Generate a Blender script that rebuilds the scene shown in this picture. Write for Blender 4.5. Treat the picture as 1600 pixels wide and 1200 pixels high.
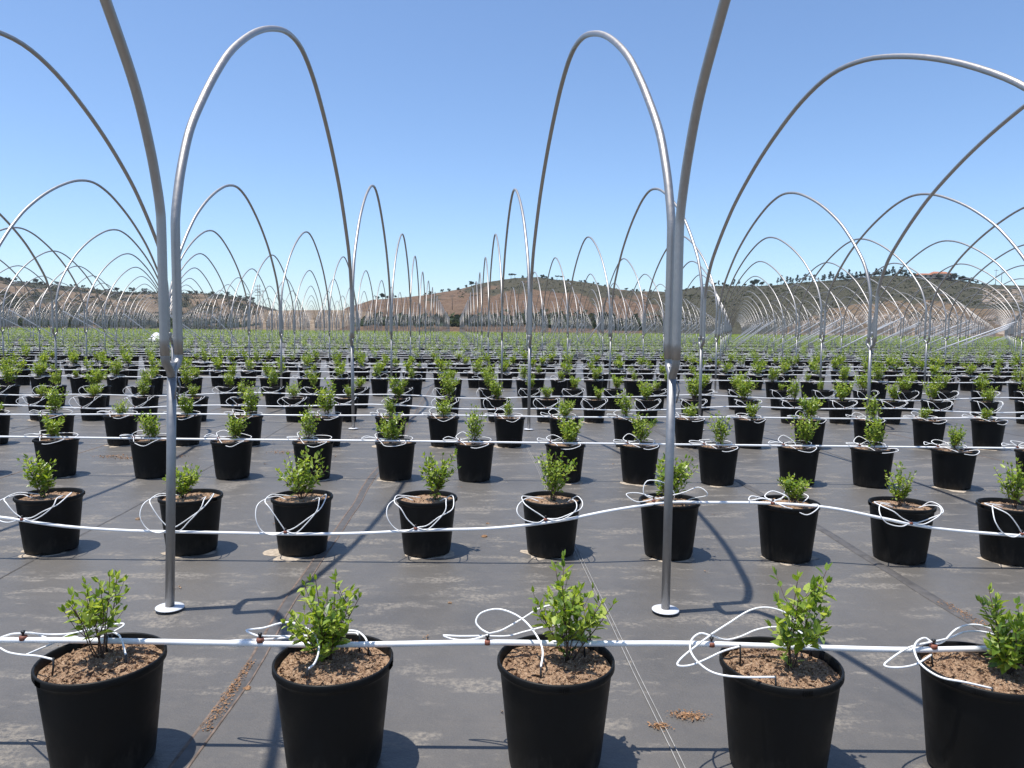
import bpy, math, random
import numpy as np
from mathutils import Vector, Matrix, noise as mnoise

for o in list(bpy.data.objects): bpy.data.objects.remove(o, do_unlink=True)
SC = bpy.context.scene
COL = SC.collection
R = math.radians
HAZE_D = 0.00009

# ------------------------------------------------------------------ camera
FPX, CAM_H = 1140.0, 1.6
PITCH, ROLL = math.atan(86 / FPX), 0.0094
cam_d = bpy.data.cameras.new("camera"); cam = bpy.data.objects.new("camera", cam_d); COL.objects.link(cam)
cam_d.sensor_width = 36.0; cam_d.lens = FPX / 1600 * 36.0
cam_d.clip_start = 0.05; cam_d.clip_end = 20000
cam.matrix_world = Matrix.Translation((0, 0, CAM_H)) @ Matrix.Rotation(math.pi / 2 - PITCH, 4, 'X') @ Matrix.Rotation(ROLL, 4, 'Z')
SC.camera = cam

# ------------------------------------------------------------------ light
SUN_DIR = Vector((-0.235, -0.045, 1.0)).normalized()      # towards the sun
ELEV = math.asin(SUN_DIR.z)
world = bpy.data.worlds.new("World"); SC.world = world; world.use_nodes = True
wn = world.node_tree; wn.nodes.clear()
sky = wn.nodes.new('ShaderNodeTexSky'); sky.sky_type = 'NISHITA'; sky.sun_disc = False
sky.sun_elevation = ELEV
sky.sun_rotation = math.atan2(SUN_DIR.x, SUN_DIR.y)
sky.altitude = 900; sky.air_density = 1.0; sky.dust_density = 1.1; sky.ozone_density = 6.0
bg = wn.nodes.new('ShaderNodeBackground'); bg.inputs['Strength'].default_value = 0.15
wo = wn.nodes.new('ShaderNodeOutputWorld')
wn.links.new(sky.outputs[0], bg.inputs[0]); wn.links.new(bg.outputs[0], wo.inputs[0])
sun_d = bpy.data.lights.new("sun", 'SUN'); sun_d.energy = 4.9; sun_d.angle = R(0.53); sun_d.color = (1.0, 0.955, 0.89)
sun = bpy.data.objects.new("sun", sun_d); COL.objects.link(sun)
sun.rotation_euler = SUN_DIR.to_track_quat('Z', 'Y').to_euler(); sun.location = (0, 0, 30)
SC.view_settings.view_transform = 'Standard'; SC.view_settings.look = 'None'
SC.view_settings.gamma = 1; SC.view_settings.exposure = 0.36
SC.cycles.max_bounces = 6; SC.cycles.transparent_max_bounces = 8

# ------------------------------------------------------------------ helpers
def project(p):
    v = cam.matrix_world.inverted() @ Vector(p)
    if v.z > -0.1: return None
    return 800 + FPX * v.x / -v.z, 600 - FPX * v.y / -v.z

def tag(o, label=None, cat=None, group=None, kind=None):
    if label: o['label'] = label
    if cat: o['category'] = cat
    if group: o['group'] = group
    if kind: o['kind'] = kind
    return o

class MB:
    """collects geometry, then links it as ONE mesh object"""
    def __init__(s): s.v, s.f, s.m, s.n = [], [], [], 0
    def add(s, verts, faces, mi=0):
        b = s.n; s.v.extend(verts); s.n += len(verts)
        s.f.extend([tuple(i + b for i in f) for f in faces]); s.m.extend([mi] * len(faces))
    def mesh(s, name, mats, smooth=True):
        me = bpy.data.meshes.new(name); me.from_pydata(s.v, [], s.f)
        for m in mats: me.materials.append(m)
        if len(mats) > 1: me.polygons.foreach_set('material_index', s.m)
        if smooth: me.polygons.foreach_set('use_smooth', [True] * len(s.f))
        me.update(); return me
    def build(s, name, mats, parent=None, smooth=True):
        if not isinstance(mats, (list, tuple)): mats = [mats]
        return link(name, s.mesh(name, mats, smooth), parent)

def link(name, me, parent=None):
    o = bpy.data.objects.new(name, me); COL.objects.link(o)
    if parent: o.parent = parent
    return o
def empty(name, loc=(0, 0, 0), rz=0):
    o = bpy.data.objects.new(name, None); COL.objects.link(o); o.location = loc; o.rotation_euler = (0, 0, rz)
    o.empty_display_size = 0.1
    return o

def np_mesh(name, V, F, mats, midx=None, smooth=False, attr=None):
    """V (n,3), F (m,k) index arrays of one polygon size, fast"""
    me = bpy.data.meshes.new(name)
    V = np.asarray(V, dtype=np.float32); F = np.asarray(F, dtype=np.int32)
    me.vertices.add(len(V)); me.vertices.foreach_set('co', V.ravel())
    k = F.shape[1]
    me.loops.add(F.size); me.loops.foreach_set('vertex_index', F.ravel())
    me.polygons.add(len(F)); me.polygons.foreach_set('loop_start', np.arange(0, F.size, k, dtype=np.int32))
    for m in mats: me.materials.append(m)
    if midx is not None: me.polygons.foreach_set('material_index', np.asarray(midx, dtype=np.int32))
    if smooth: me.polygons.foreach_set('use_smooth', np.ones(len(F), dtype=bool))
    me.update(calc_edges=True); me.validate()
    return me

def catmull(pts, n=8):
    P = [Vector(p) for p in pts]
    if len(P) < 3: return P
    Q = [P[0] * 2 - P[1]] + P + [P[-1] * 2 - P[-2]]
    out = []
    for i in range(1, len(Q) - 2):
        a, b, c, d = Q[i - 1], Q[i], Q[i + 1], Q[i + 2]
        for k in range(n):
            t = k / n
            out.append(0.5 * ((2 * b) + (c - a) * t + (2 * a - 5 * b + 4 * c - d) * t * t + (3 * b - a - 3 * c + d) * t ** 3))
    out.append(P[-1]); return out

def tube(mb, path, r, sides=8, mi=0, caps=True, r2=None):
    P = [Vector(p) for p in path]; n = len(P)
    T = [(P[min(i + 1, n - 1)] - P[max(i - 1, 0)]).normalized() for i in range(n)]
    u = T[0].orthogonal().normalized(); V = []; F = []
    for i in range(n):
        u = (u - T[i] * u.dot(T[i])); u = u.normalized() if u.length > 1e-6 else T[i].orthogonal().normalized()
        w = T[i].cross(u); rr = r if r2 is None else r + (r2 - r) * i / (n - 1)
        for k in range(sides):
            a = 2 * math.pi * k / sides
            V.append(tuple(P[i] + u * (rr * math.cos(a)) + w * (rr * math.sin(a))))
    for i in range(n - 1):
        for k in range(sides):
            F.append((i * sides + k, i * sides + (k + 1) % sides, (i + 1) * sides + (k + 1) % sides, (i + 1) * sides + k))
    if caps:
        F.append(tuple(range(sides))[::-1]); F.append(tuple((n - 1) * sides + k for k in range(sides)))
    mb.add(V, F, mi)

def lathe(mb, prof, seg=32, mi=0, c=(0, 0, 0)):
    V = []; F = []
    for r, z in prof:
        for k in range(seg):
            a = 2 * math.pi * k / seg; V.append((c[0] + r * math.cos(a), c[1] + r * math.sin(a), c[2] + z))
    for i in range(len(prof) - 1):
        for k in range(seg):
            F.append((i * seg + k, i * seg + (k + 1) % seg, (i + 1) * seg + (k + 1) % seg, (i + 1) * seg + k))
    mb.add(V, F, mi)

def box(mb, x0, x1, y0, y1, z0, z1, mi=0):
    V = [(x0, y0, z0), (x1, y0, z0), (x1, y1, z0), (x0, y1, z0), (x0, y0, z1), (x1, y0, z1), (x1, y1, z1), (x0, y1, z1)]
    mb.add(V, [(0, 3, 2, 1), (4, 5, 6, 7), (0, 1, 5, 4), (1, 2, 6, 5), (2, 3, 7, 6), (3, 0, 4, 7)], mi)

ONES = "zeroth first second third fourth fifth sixth seventh eighth ninth tenth eleventh twelfth thirteenth fourteenth fifteenth sixteenth seventeenth eighteenth nineteenth".split()
TENS = {20: ("twenty", "twentieth"), 30: ("thirty", "thirtieth"), 40: ("forty", "fortieth"), 50: ("fifty", "fiftieth"), 60: ("sixty", "sixtieth"), 70: ("seventy", "seventieth"), 80: ("eighty", "eightieth"), 90: ("ninety", "ninetieth")}
def ordw(n):
    if n < 20: return ONES[n]
    t = n // 10 * 10
    return TENS[t][1] if n % 10 == 0 else TENS[t][0] + "-" + ONES[n % 10]

# ------------------------------------------------------------------ materials
def mat(name):
    m = bpy.data.materials.new(name); m.use_nodes = True; nt = m.node_tree
    b = nt.nodes.get('Principled BSDF'); return m, nt, b
def node(nt, t, **kw):
    n = nt.nodes.new(t)
    for k, v in kw.items():
        if k in n.inputs: n.inputs[k].default_value = v
        else: setattr(n, k, v)
    return n
def noise_tex(nt, scale, detail=4, rough=0.55, coord='Object', vec_scale=None):
    tc = node(nt, 'ShaderNodeTexCoord'); n = node(nt, 'ShaderNodeTexNoise'); n.inputs['Scale'].default_value = scale
    n.inputs['Detail'].default_value = detail; n.inputs['Roughness'].default_value = rough
    if vec_scale:
        mp = node(nt, 'ShaderNodeMapping'); mp.inputs['Scale'].default_value = vec_scale
        nt.links.new(tc.outputs[coord], mp.inputs[0]); nt.links.new(mp.outputs[0], n.inputs[0])
    else: nt.links.new(tc.outputs[coord], n.inputs[0])
    return n
def ramp(nt, src, stops, interp='LINEAR'):
    r = node(nt, 'ShaderNodeValToRGB'); cr = r.color_ramp; cr.interpolation = interp
    while len(cr.elements) < len(stops): cr.elements.new(0.5)
    for e, (p, c) in zip(cr.elements, stops):
        e.position = p; e.color = (c, c, c, 1) if isinstance(c, (int, float)) else (*c, 1)
    nt.links.new(src, r.inputs[0]); return r
def mixc(nt, f, a, b):
    m = node(nt, 'ShaderNodeMix'); m.data_type = 'RGBA'
    for i, s in ((0, f), (6, a), (7, b)):
        if hasattr(s, 'is_linked'): nt.links.new(s, m.inputs[i])
        else: m.inputs[i].default_value = s if isinstance(s, (int, float)) else (*s, 1)
    return m.outputs[2]
def bump(nt, b, src, strength=0.3, dist=0.01):
    bp = node(nt, 'ShaderNodeBump'); bp.inputs['Strength'].default_value = strength; bp.inputs['Distance'].default_value = dist
    nt.links.new(src, bp.inputs['Height']); nt.links.new(bp.outputs[0], b.inputs['Normal'])
def simple(name, col, rough=0.5, metal=0.0, var=0.0, vscale=8, spec=0.5):
    m, nt, b = mat(name)
    b.inputs['Roughness'].default_value = rough; b.inputs['Metallic'].default_value = metal
    b.inputs['Specular IOR Level'].default_value = spec
    if var:
        n = noise_tex(nt, vscale, 5)
        r = ramp(nt, n.outputs['Fac'], [(0.3, tuple(c * (1 - var) for c in col)), (0.7, tuple(min(1, c * (1 + var)) for c in col))])
        nt.links.new(r.outputs[0], b.inputs['Base Color'])
    else: b.inputs['Base Color'].default_value = (*col, 1)
    return m

def galv(name, base, metal):
    m, nt, b = mat(name)
    n = noise_tex(nt, 35, 4, 0.6); n2 = noise_tex(nt, 3.0, 4, 0.6)
    r = ramp(nt, n.outputs['Fac'], [(0.3, tuple(c * 0.92 for c in base)), (0.7, tuple(c * 1.06 for c in base))])
    r2 = ramp(nt, n2.outputs['Fac'], [(0.3, 0.9), (0.7, 1.0)])
    mm = node(nt, 'ShaderNodeMix'); mm.data_type = 'RGBA'; mm.blend_type = 'MULTIPLY'; mm.inputs[0].default_value = 1
    nt.links.new(r.outputs[0], mm.inputs[6]); nt.links.new(r2.outputs[0], mm.inputs[7])
    nt.links.new(mm.outputs[2], b.inputs['Base Color'])
    rr = ramp(nt, n.outputs['Fac'], [(0.3, 0.44), (0.7, 0.54)]); nt.links.new(rr.outputs[0], b.inputs['Roughness'])
    b.inputs['Metallic'].default_value = metal
    bump(nt, b, n.outputs['Fac'], 0.04, 0.002)
    return m
M = {}
M['galv'] = galv('weathered_galvanised_steel', (0.32, 0.315, 0.31), 0.85)
M['hoop'] = galv('galvanised_hoop_tube', (0.42, 0.40, 0.375), 0.9)
M['zinc'] = simple('bright_zinc', (0.62, 0.63, 0.65), 0.5, var=0.05)
M['white'] = simple('white_polythene', (0.78, 0.78, 0.77), 0.38, var=0.06, vscale=6)
M['pot'] = None
m, nt, b = mat('black_pot_plastic'); M['pot'] = m
n = noise_tex(nt, 60, 4, 0.6); n2 = noise_tex(nt, 9, 5, 0.65)
nt.links.new(mixc(nt, ramp(nt, n2.outputs['Fac'], [(0.5, 0.0), (0.8, 0.5)]).outputs[0], (0.0055, 0.0056, 0.0056), (0.015, 0.014, 0.013)), b.inputs['Base Color'])
tcz = node(nt, 'ShaderNodeTexCoord'); sz = node(nt, 'ShaderNodeSeparateXYZ'); nt.links.new(tcz.outputs['Object'], sz.inputs[0])
n4 = noise_tex(nt, 22, 5, 0.7, vec_scale=(1, 1, 0.35))
zm = node(nt, 'ShaderNodeMath', operation='MULTIPLY_ADD'); nt.links.new(sz.outputs[2], zm.inputs[0]); zm.inputs[1].default_value = -2.6; zm.inputs[2].default_value = 0.32
za = node(nt, 'ShaderNodeMath', operation='ADD'); nt.links.new(zm.outputs[0], za.inputs[0]); nt.links.new(n4.outputs['Fac'], za.inputs[1])
bc = b.inputs['Base Color'].links[0].from_socket
nt.links.new(mixc(nt, ramp(nt, za.outputs[0], [(0.55, 0.0), (0.95, 0.55)]).outputs[0], bc, (0.055, 0.047, 0.038)), b.inputs['Base Color'])
nt.links.new(ramp(nt, n2.outputs['Fac'], [(0.3, 0.42), (0.7, 0.62)]).outputs[0], b.inputs['Roughness'])
b.inputs['Specular IOR Level'].default_value = 0.2
bump(nt, b, n.outputs['Fac'], 0.10, 0.002)
M['black'] = simple('black_plastic', (0.012, 0.012, 0.012), 0.45)
M['dripper'] = simple('rust_red_plastic', (0.20, 0.065, 0.038), 0.6, var=0.3, vscale=40)
# soil: coir and bark
m, nt, b = mat('coir_soil'); M['soil'] = m
n = noise_tex(nt, 110, 3, 0.8); n2 = noise_tex(nt, 28, 5, 0.7); n3 = noise_tex(nt, 330, 2, 0.6)
r1 = ramp(nt, n.outputs['Fac'], [(0.28, (0.026, 0.012, 0.007)), (0.41, (0.18, 0.09, 0.045)), (0.54, (0.38, 0.235, 0.135)), (0.64, (0.62, 0.46, 0.31))])
r2 = ramp(nt, n2.outputs['Fac'], [(0.35, (0.14, 0.072, 0.038)), (0.65, (0.42, 0.27, 0.16))])
c = mixc(nt, 0.4, r1.outputs[0], r2.outputs[0])
fl = ramp(nt, n3.outputs['Fac'], [(0.60, 0.0), (0.66, 1.0)])
nt.links.new(mixc(nt, fl.outputs[0], c, (0.58, 0.45, 0.31)), b.inputs['Base Color'])
b.inputs['Roughness'].default_value = 0.9
add = node(nt, 'ShaderNodeMath', operation='ADD'); nt.links.new(n.outputs['Fac'], add.inputs[0]); nt.links.new(n2.outputs['Fac'], add.inputs[1])
bump(nt, b, add.outputs[0], 1.0, 0.012)
# leaves
def leafmat(name, dark, mid, light, tr=0.42, rough=0.36, spec=0.5):
    m, nt, b = mat(name)
    g = node(nt, 'ShaderNodeNewGeometry')
    r = ramp(nt, g.outputs['Random Per Island'], [(0.0, dark), (0.5, mid), (1.0, light)])
    nt.links.new(r.outputs[0], b.inputs['Base Color']); b.inputs['Roughness'].default_value = rough
    b.inputs['Specular IOR Level'].default_value = spec
    t = node(nt, 'ShaderNodeBsdfTranslucent')
    hs = node(nt, 'ShaderNodeHueSaturation'); hs.inputs['Hue'].default_value = 0.485; hs.inputs['Saturation'].default_value = 1.15; hs.inputs['Value'].default_value = 1.5
    nt.links.new(r.outputs[0], hs.inputs['Color']); nt.links.new(hs.outputs[0], t.inputs[0])
    ms = node(nt, 'ShaderNodeMixShader'); ms.inputs[0].default_value = tr
    nt.links.new(b.outputs[0], ms.inputs[1]); nt.links.new(t.outputs[0], ms.inputs[2])
    nt.links.new(ms.outputs[0], nt.nodes['Material Output'].inputs[0]); return m
M['leaf'] = leafmat('shrub_leaf', (0.080, 0.155, 0.026), (0.235, 0.335, 0.050), (0.44, 0.52, 0.12))
M['treeleaf'] = leafmat('tree_leaf', (0.022, 0.034, 0.016), (0.040, 0.058, 0.026), (0.070, 0.085, 0.040), 0.2, 0.8, 0.15)
M['scrub'] = leafmat('scrub_leaf', (0.035, 0.042, 0.022), (0.065, 0.070, 0.036), (0.105, 0.100, 0.055), 0.15, 0.85, 0.1)
M['stem'] = simple('woody_stem', (0.075, 0.040, 0.022), 0.75, var=0.3, vscale=60)
M['bark'] = simple('bark', (0.10, 0.075, 0.055), 0.9, var=0.35, vscale=3)
# ground fabric
m, nt, b = mat('woven_ground_fabric'); M['fabric'] = m
big = noise_tex(nt, 0.55, 5, 0.6); st = noise_tex(nt, 1.9, 6, 0.66, vec_scale=(1.0, 2.6, 1)); fine = noise_tex(nt, 38, 4, 0.7)
med = noise_tex(nt, 7.5, 5, 0.65); grain = noise_tex(nt, 210, 3, 0.6)
base = mixc(nt, ramp(nt, big.outputs['Fac'], [(0.35, 0.0), (0.65, 1.0)]).outputs[0], (0.085, 0.080, 0.074), (0.118, 0.110, 0.100))
base = mixc(nt, ramp(nt, med.outputs['Fac'], [(0.4, 0.0), (0.75, 0.5)]).outputs[0], base, (0.135, 0.122, 0.106))
stm = ramp(nt, st.outputs['Fac'], [(0.53, 0.0), (0.61, 1.0)])
fm = ramp(nt, fine.outputs['Fac'], [(0.40, 0.0), (0.62, 1.0)])
mu = node(nt, 'ShaderNodeMath', operation='MULTIPLY'); nt.links.new(stm.outputs[0], mu.inputs[0]); nt.links.new(fm.outputs[0], mu.inputs[1])
mu2 = node(nt, 'ShaderNodeMath', operation='MULTIPLY'); nt.links.new(mu.outputs[0], mu2.inputs[0]); mu2.inputs[1].default_value = 0.6
dusted = mixc(nt, mu2.outputs[0], base, (0.27, 0.24, 0.20))
gr = ramp(nt, grain.outputs['Fac'], [(0.3, 0.78), (0.7, 1.2)])
mm = node(nt, 'ShaderNodeMix'); mm.data_type = 'RGBA'; mm.blend_type = 'MULTIPLY'; mm.inputs[0].default_value = 1
nt.links.new(dusted, mm.inputs[6]); nt.links.new(gr.outputs[0], mm.inputs[7]); nt.links.new(mm.outputs[2], b.inputs['Base Color'])
b.inputs['Roughness'].default_value = 0.5; b.inputs['Specular IOR Level'].default_value = 0.45
nt.links.new(ramp(nt, mu.outputs[0], [(0, 0.46), (1, 0.85)]).outputs[0], b.inputs['Roughness'])
ad = node(nt, 'ShaderNodeMath', operation='ADD'); nt.links.new(med.outputs['Fac'], ad.inputs[0]); nt.links.new(fine.outputs['Fac'], ad.inputs[1])
wr = noise_tex(nt, 2.2, 4, 0.55, vec_scale=(0.7, 1.6, 1)); wr.inputs['Distortion'].default_value = 1.2
wa = node(nt, 'ShaderNodeMath', operation='MULTIPLY_ADD'); nt.links.new(wr.outputs['Fac'], wa.inputs[0]); wa.inputs[1].default_value = 2.6; nt.links.new(ad.outputs[0], wa.inputs[2])
bump(nt, b, wa.outputs[0], 0.34, 0.012)
M['dirt'] = simple('tan_dirt', (0.24, 0.17, 0.11), 0.95, var=0.4, vscale=0.15)
M['dust'] = simple('pale_dust', (0.36, 0.30, 0.23), 0.95, var=0.35, vscale=30)
M['chips'] = simple('bark_chips', (0.27, 0.15, 0.075), 0.9, var=0.6, vscale=55)
M['seam'] = simple('fabric_fold', (0.075, 0.070, 0.066), 0.6, var=0.3, vscale=14)
M['seambrown'] = simple('muddy_fold', (0.135, 0.098, 0.075), 0.8, var=0.45, vscale=20)
M['thread'] = simple('pale_thread', (0.34, 0.33, 0.31), 0.6, var=0.2, vscale=20)
M['plaster'] = simple('pale_plaster', (0.55, 0.48, 0.38), 0.8, var=0.1)
M['tile'] = simple('terracotta_tiles', (0.34, 0.14, 0.075), 0.8, var=0.25, vscale=1.2)
M['glass'] = simple('window_glass', (0.03, 0.035, 0.04), 0.15)
M['pole'] = simple('weathered_wood', (0.14, 0.11, 0.085), 0.85, var=0.2)
M['tarp'] = simple('white_plastic_sheet', (0.74, 0.75, 0.76), 0.4, var=0.06, vscale=2)
def hillmat(name, dry, dry2, green, rock):
    m, nt, b = mat(name)
    at = node(nt, 'ShaderNodeAttribute'); at.attribute_name = 'cover'
    sp = node(nt, 'ShaderNodeSeparateColor'); nt.links.new(at.outputs['Color'], sp.inputs[0])
    n1 = noise_tex(nt, 0.045, 6, 0.65); n2 = noise_tex(nt, 0.25, 5, 0.7)
    d = mixc(nt, ramp(nt, n1.outputs['Fac'], [(0.35, 0.0), (0.65, 1.0)]).outputs[0], dry, dry2)
    a1 = node(nt, 'ShaderNodeMath', operation='ADD'); nt.links.new(sp.outputs[0], a1.inputs[0])
    s1 = node(nt, 'ShaderNodeMath', operation='MULTIPLY_ADD'); nt.links.new(n2.outputs['Fac'], s1.inputs[0]); s1.inputs[1].default_value = 1.1; s1.inputs[2].default_value = -0.55
    nt.links.new(s1.outputs[0], a1.inputs[1])
    g = mixc(nt, ramp(nt, a1.outputs[0], [(0.42, 0.0), (0.58, 1.0)]).outputs[0], d, green)
    a2 = node(nt, 'ShaderNodeMath', operation='ADD'); nt.links.new(sp.outputs[1], a2.inputs[0]); nt.links.new(s1.outputs[0], a2.inputs[1])
    rk = mixc(nt, ramp(nt, a2.outputs[0], [(0.45, 0.0), (0.55, 1.0)]).outputs[0], g, rock)
    n5 = noise_tex(nt, 0.9, 5, 0.75); n6 = noise_tex(nt, 0.13, 5, 0.7, vec_scale=(1, 1, 3))
    v1 = ramp(nt, n5.outputs['Fac'], [(0.34, 0.55), (0.62, 1.15)]); v2 = ramp(nt, n6.outputs['Fac'], [(0.35, 0.72), (0.65, 1.12)])
    for v in (v1, v2):
        mm = node(nt, 'ShaderNodeMix'); mm.data_type = 'RGBA'; mm.blend_type = 'MULTIPLY'; mm.inputs[0].default_value = 1
        nt.links.new(rk, mm.inputs[6]); nt.links.new(v.outputs[0], mm.inputs[7]); rk = mm.outputs[2]
    nt.links.new(rk, b.inputs['Base Color']); b.inputs['Roughness'].default_value = 0.95
    b.inputs['Specular IOR Level'].default_value = 0.1
    bump(nt, b, n2.outputs['Fac'], 1.0, 3.0)
    return m

# ================================================================== SETTING
def sheet(name, x0, x1, y0, y1, z, m, nx=1, ny=1):
    V = [(x0 + (x1 - x0) * i / nx, y0 + (y1 - y0) * j / ny, z) for j in range(ny + 1) for i in range(nx + 1)]
    F = [(j * (nx + 1) + i, j * (nx + 1) + i + 1, (j + 1) * (nx + 1) + i + 1, (j + 1) * (nx + 1) + i) for j in range(ny) for i in range(nx)]
    me = np_mesh(name, V, F, [m]); o = link(name, me); return o
g = sheet('ground', -6000, 6000, -3000, 9000, -0.03, M['dirt'], 12, 12)
tag(g, 'tan bare soil reaching to the foot of the hills', 'ground', kind='structure')
FIELD_END = 210.0
g = sheet('fabric_ground_cover', -190, 200, -25, FIELD_END, 0.0, M['fabric'], 30, 20)
tag(g, 'dark grey woven fabric covering the field under the pots', 'ground cover', kind='structure')

# ---- hills: ridge line as directions, real distance and height
def hz(px): return 514 + 0.0094 * (px - 800)
def make_hill(name, prof, D0, Dr, Dback, m, cover, label, bumpy=1.0, seed=0):
    xs = [p[0] for p in prof]; ys = [p[1] for p in prof]
    def ridge(px):
        y = np.interp(px, xs, ys); return max(0.0, (hz(px) - y) / FPX * Dr + CAM_H)
    def height(px, D):
        t = (D - D0) / (Dr - D0)
        if t <= 0: return -0.5
        a = (px - 800) / FPX
        X, Y = a * D, D
        nz = (mnoise.fractal(Vector((X * 0.012, Y * 0.012, seed)), 1.0, 2.0, 5) * 4.5 + mnoise.fractal(Vector((X * 0.05, Y * 0.05, seed + 9)), 1.0, 2.0, 4) * 1.1) * bumpy
        if t <= 1: return ridge(px) * (t ** 1.15) + nz * math.sin(math.pi * t) * min(1, ridge(px) / 18) - 0.5 * (1 - t)
        return ridge(px) * max(-0.1, 1 - ((D - Dr) / (Dback - Dr)) ** 1.3)
    nu, nv = 260, 64
    pxs = np.linspace(xs[0], xs[-1], nu + 1); V = []; C = []
    for j in range(nv + 1):
        D = D0 + (Dr - D0) * j / 48 if j <= 48 else Dr + (Dback - Dr) * (j - 48) / 16
        for px in pxs:
            a = (px - 800) / FPX
            rough = 0.25 * mnoise.noise(Vector((px * 0.15, D * 0.05, seed))) * bumpy
            V.append((a * D, D, height(px, D) + (rough if j <= 48 else 0)))
            t = (D - D0) / (Dr - D0); C.append(cover(px, t))
    F = [(j * (nu + 1) + i, j * (nu + 1) + i + 1, (j + 1) * (nu + 1) + i + 1, (j + 1) * (nu + 1) + i) for j in range(nv) for i in range(nu)]
    me = np_mesh(name, V, F, [m], smooth=True)
    ca = me.color_attributes.new('cover', 'FLOAT_COLOR', 'POINT')
    ca.data.foreach_set('color', np.array([(c[0], c[1], 0, 1) for c in C], dtype=np.float32).ravel())
    o = link(name, me); tag(o, label, 'hill', kind='structure')
    return height

def fn(px, t, s, k=0.02): return mnoise.fractal(Vector((px * k, t * 5, s)), 1.0, 2.0, 4)
hm_left = hillmat('left_hill_ground', (0.20, 0.145, 0.098), (0.26, 0.195, 0.132), (0.070, 0.068, 0.045), (0.30, 0.245, 0.19))
hm_mid = hillmat('middle_hill_ground', (0.165, 0.103, 0.066), (0.215, 0.145, 0.095), (0.088, 0.080, 0.050), (0.22, 0.155, 0.105))
hm_right = hillmat('right_hill_ground', (0.18, 0.128, 0.080), (0.25, 0.18, 0.115), (0.084, 0.080, 0.052), (0.40, 0.32, 0.255))
def cov_left(px, t): return (0.38 + 0.8 * fn(px, t, 3) + (0.25 if t > 0.8 else 0), 0.45 * (0.1 < t < 0.35) + 0.3 * fn(px, t, 8))
def cov_mid(px, t):
    g = 0.16 + 0.55 * fn(px, t, 5) + max(0, min(0.75, (px - 700) / 130.)) * max(0, min(1, (t - 0.45) * 3)) * (1.0 if px < 960 else 0.35)
    return (g + (0.4 if px > 1010 else 0), 0.1)
def cov_right(px, t):
    g = 0.85 + 0.35 * fn(px, t, 6)
    lim = 0.42 if px > 1300 else 0.42 - (1300 - px) / 300
    if t < lim + 0.06 * fn(px, 0, 7): g = 0.18 + 0.4 * fn(px, t, 4)
    rk = 0.40 + 0.9 * fn(px, t * 3, 12, 0.09) if (t < lim - 0.10 and px > 1270) else (0.5 if (px > 1525 and t > .55 and t < .9) else 0)
    return (g, rk)
H_left = make_hill('hill', [(-700, 425), (-200, 418), (0, 432), (20, 440), (60, 443), (140, 451), (180, 456), (220, 457), (320, 459), (360, 462), (385, 467), (402, 476), (430, 483), (460, 494), (500, 506), (520, 514)],
    300, 760, 1000, hm_left, cov_left, 'tan hillside with dark scrub patches, behind the left hoops', seed=1)
H_mid = make_hill('hill', [(520, 514), (530, 490), (541, 481), (560, 476), (580, 469), (620, 466), (660, 462), (690, 457), (720, 452), (740, 446), (770, 440), (800, 435.5), (840, 433.5), (869, 438), (890, 439), (921, 443), (960, 452), (988, 455.5), (1030, 456), (1065, 458), (1100, 470), (1180, 490), (1240, 512)],
    262, 690, 950, hm_mid, cov_mid, 'reddish brown rounded hill with olive scrub on its crown', seed=2)
H_right = make_hill('hill', [(990, 512), (1020, 480), (1050, 455), (1075, 451), (1097, 448), (1130, 447), (1170, 448), (1208, 446), (1250, 442), (1320, 437), (1348, 433), (1390, 431), (1425, 433), (1460, 433.5), (1495, 439), (1520, 444), (1548, 446), (1600, 447), (1750, 440), (2100, 425), (2500, 430)],
    258, 580, 820, hm_right, cov_right, 'olive green scrub hill with pale rocky lower slope', bumpy=0.8, seed=5)
# low bare bank between left and middle hills
H_bank = make_hill('earth_bank', [(340, 512), (380, 497), (420, 486), (470, 484.5), (540, 485), (580, 488), (620, 500), (660, 512)], 270, 390, 470, hillmat('bank_ground', (0.25, 0.185, 0.125), (0.30, 0.23, 0.16), (0.10, 0.09, 0.05), (0.45, 0.36, 0.26)), lambda px, t: (0.1, 0.3 + 0.4 * fn(px, t, 2)), 'low bare beige earth bank between the two hills', bumpy=0.5, seed=7)

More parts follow.
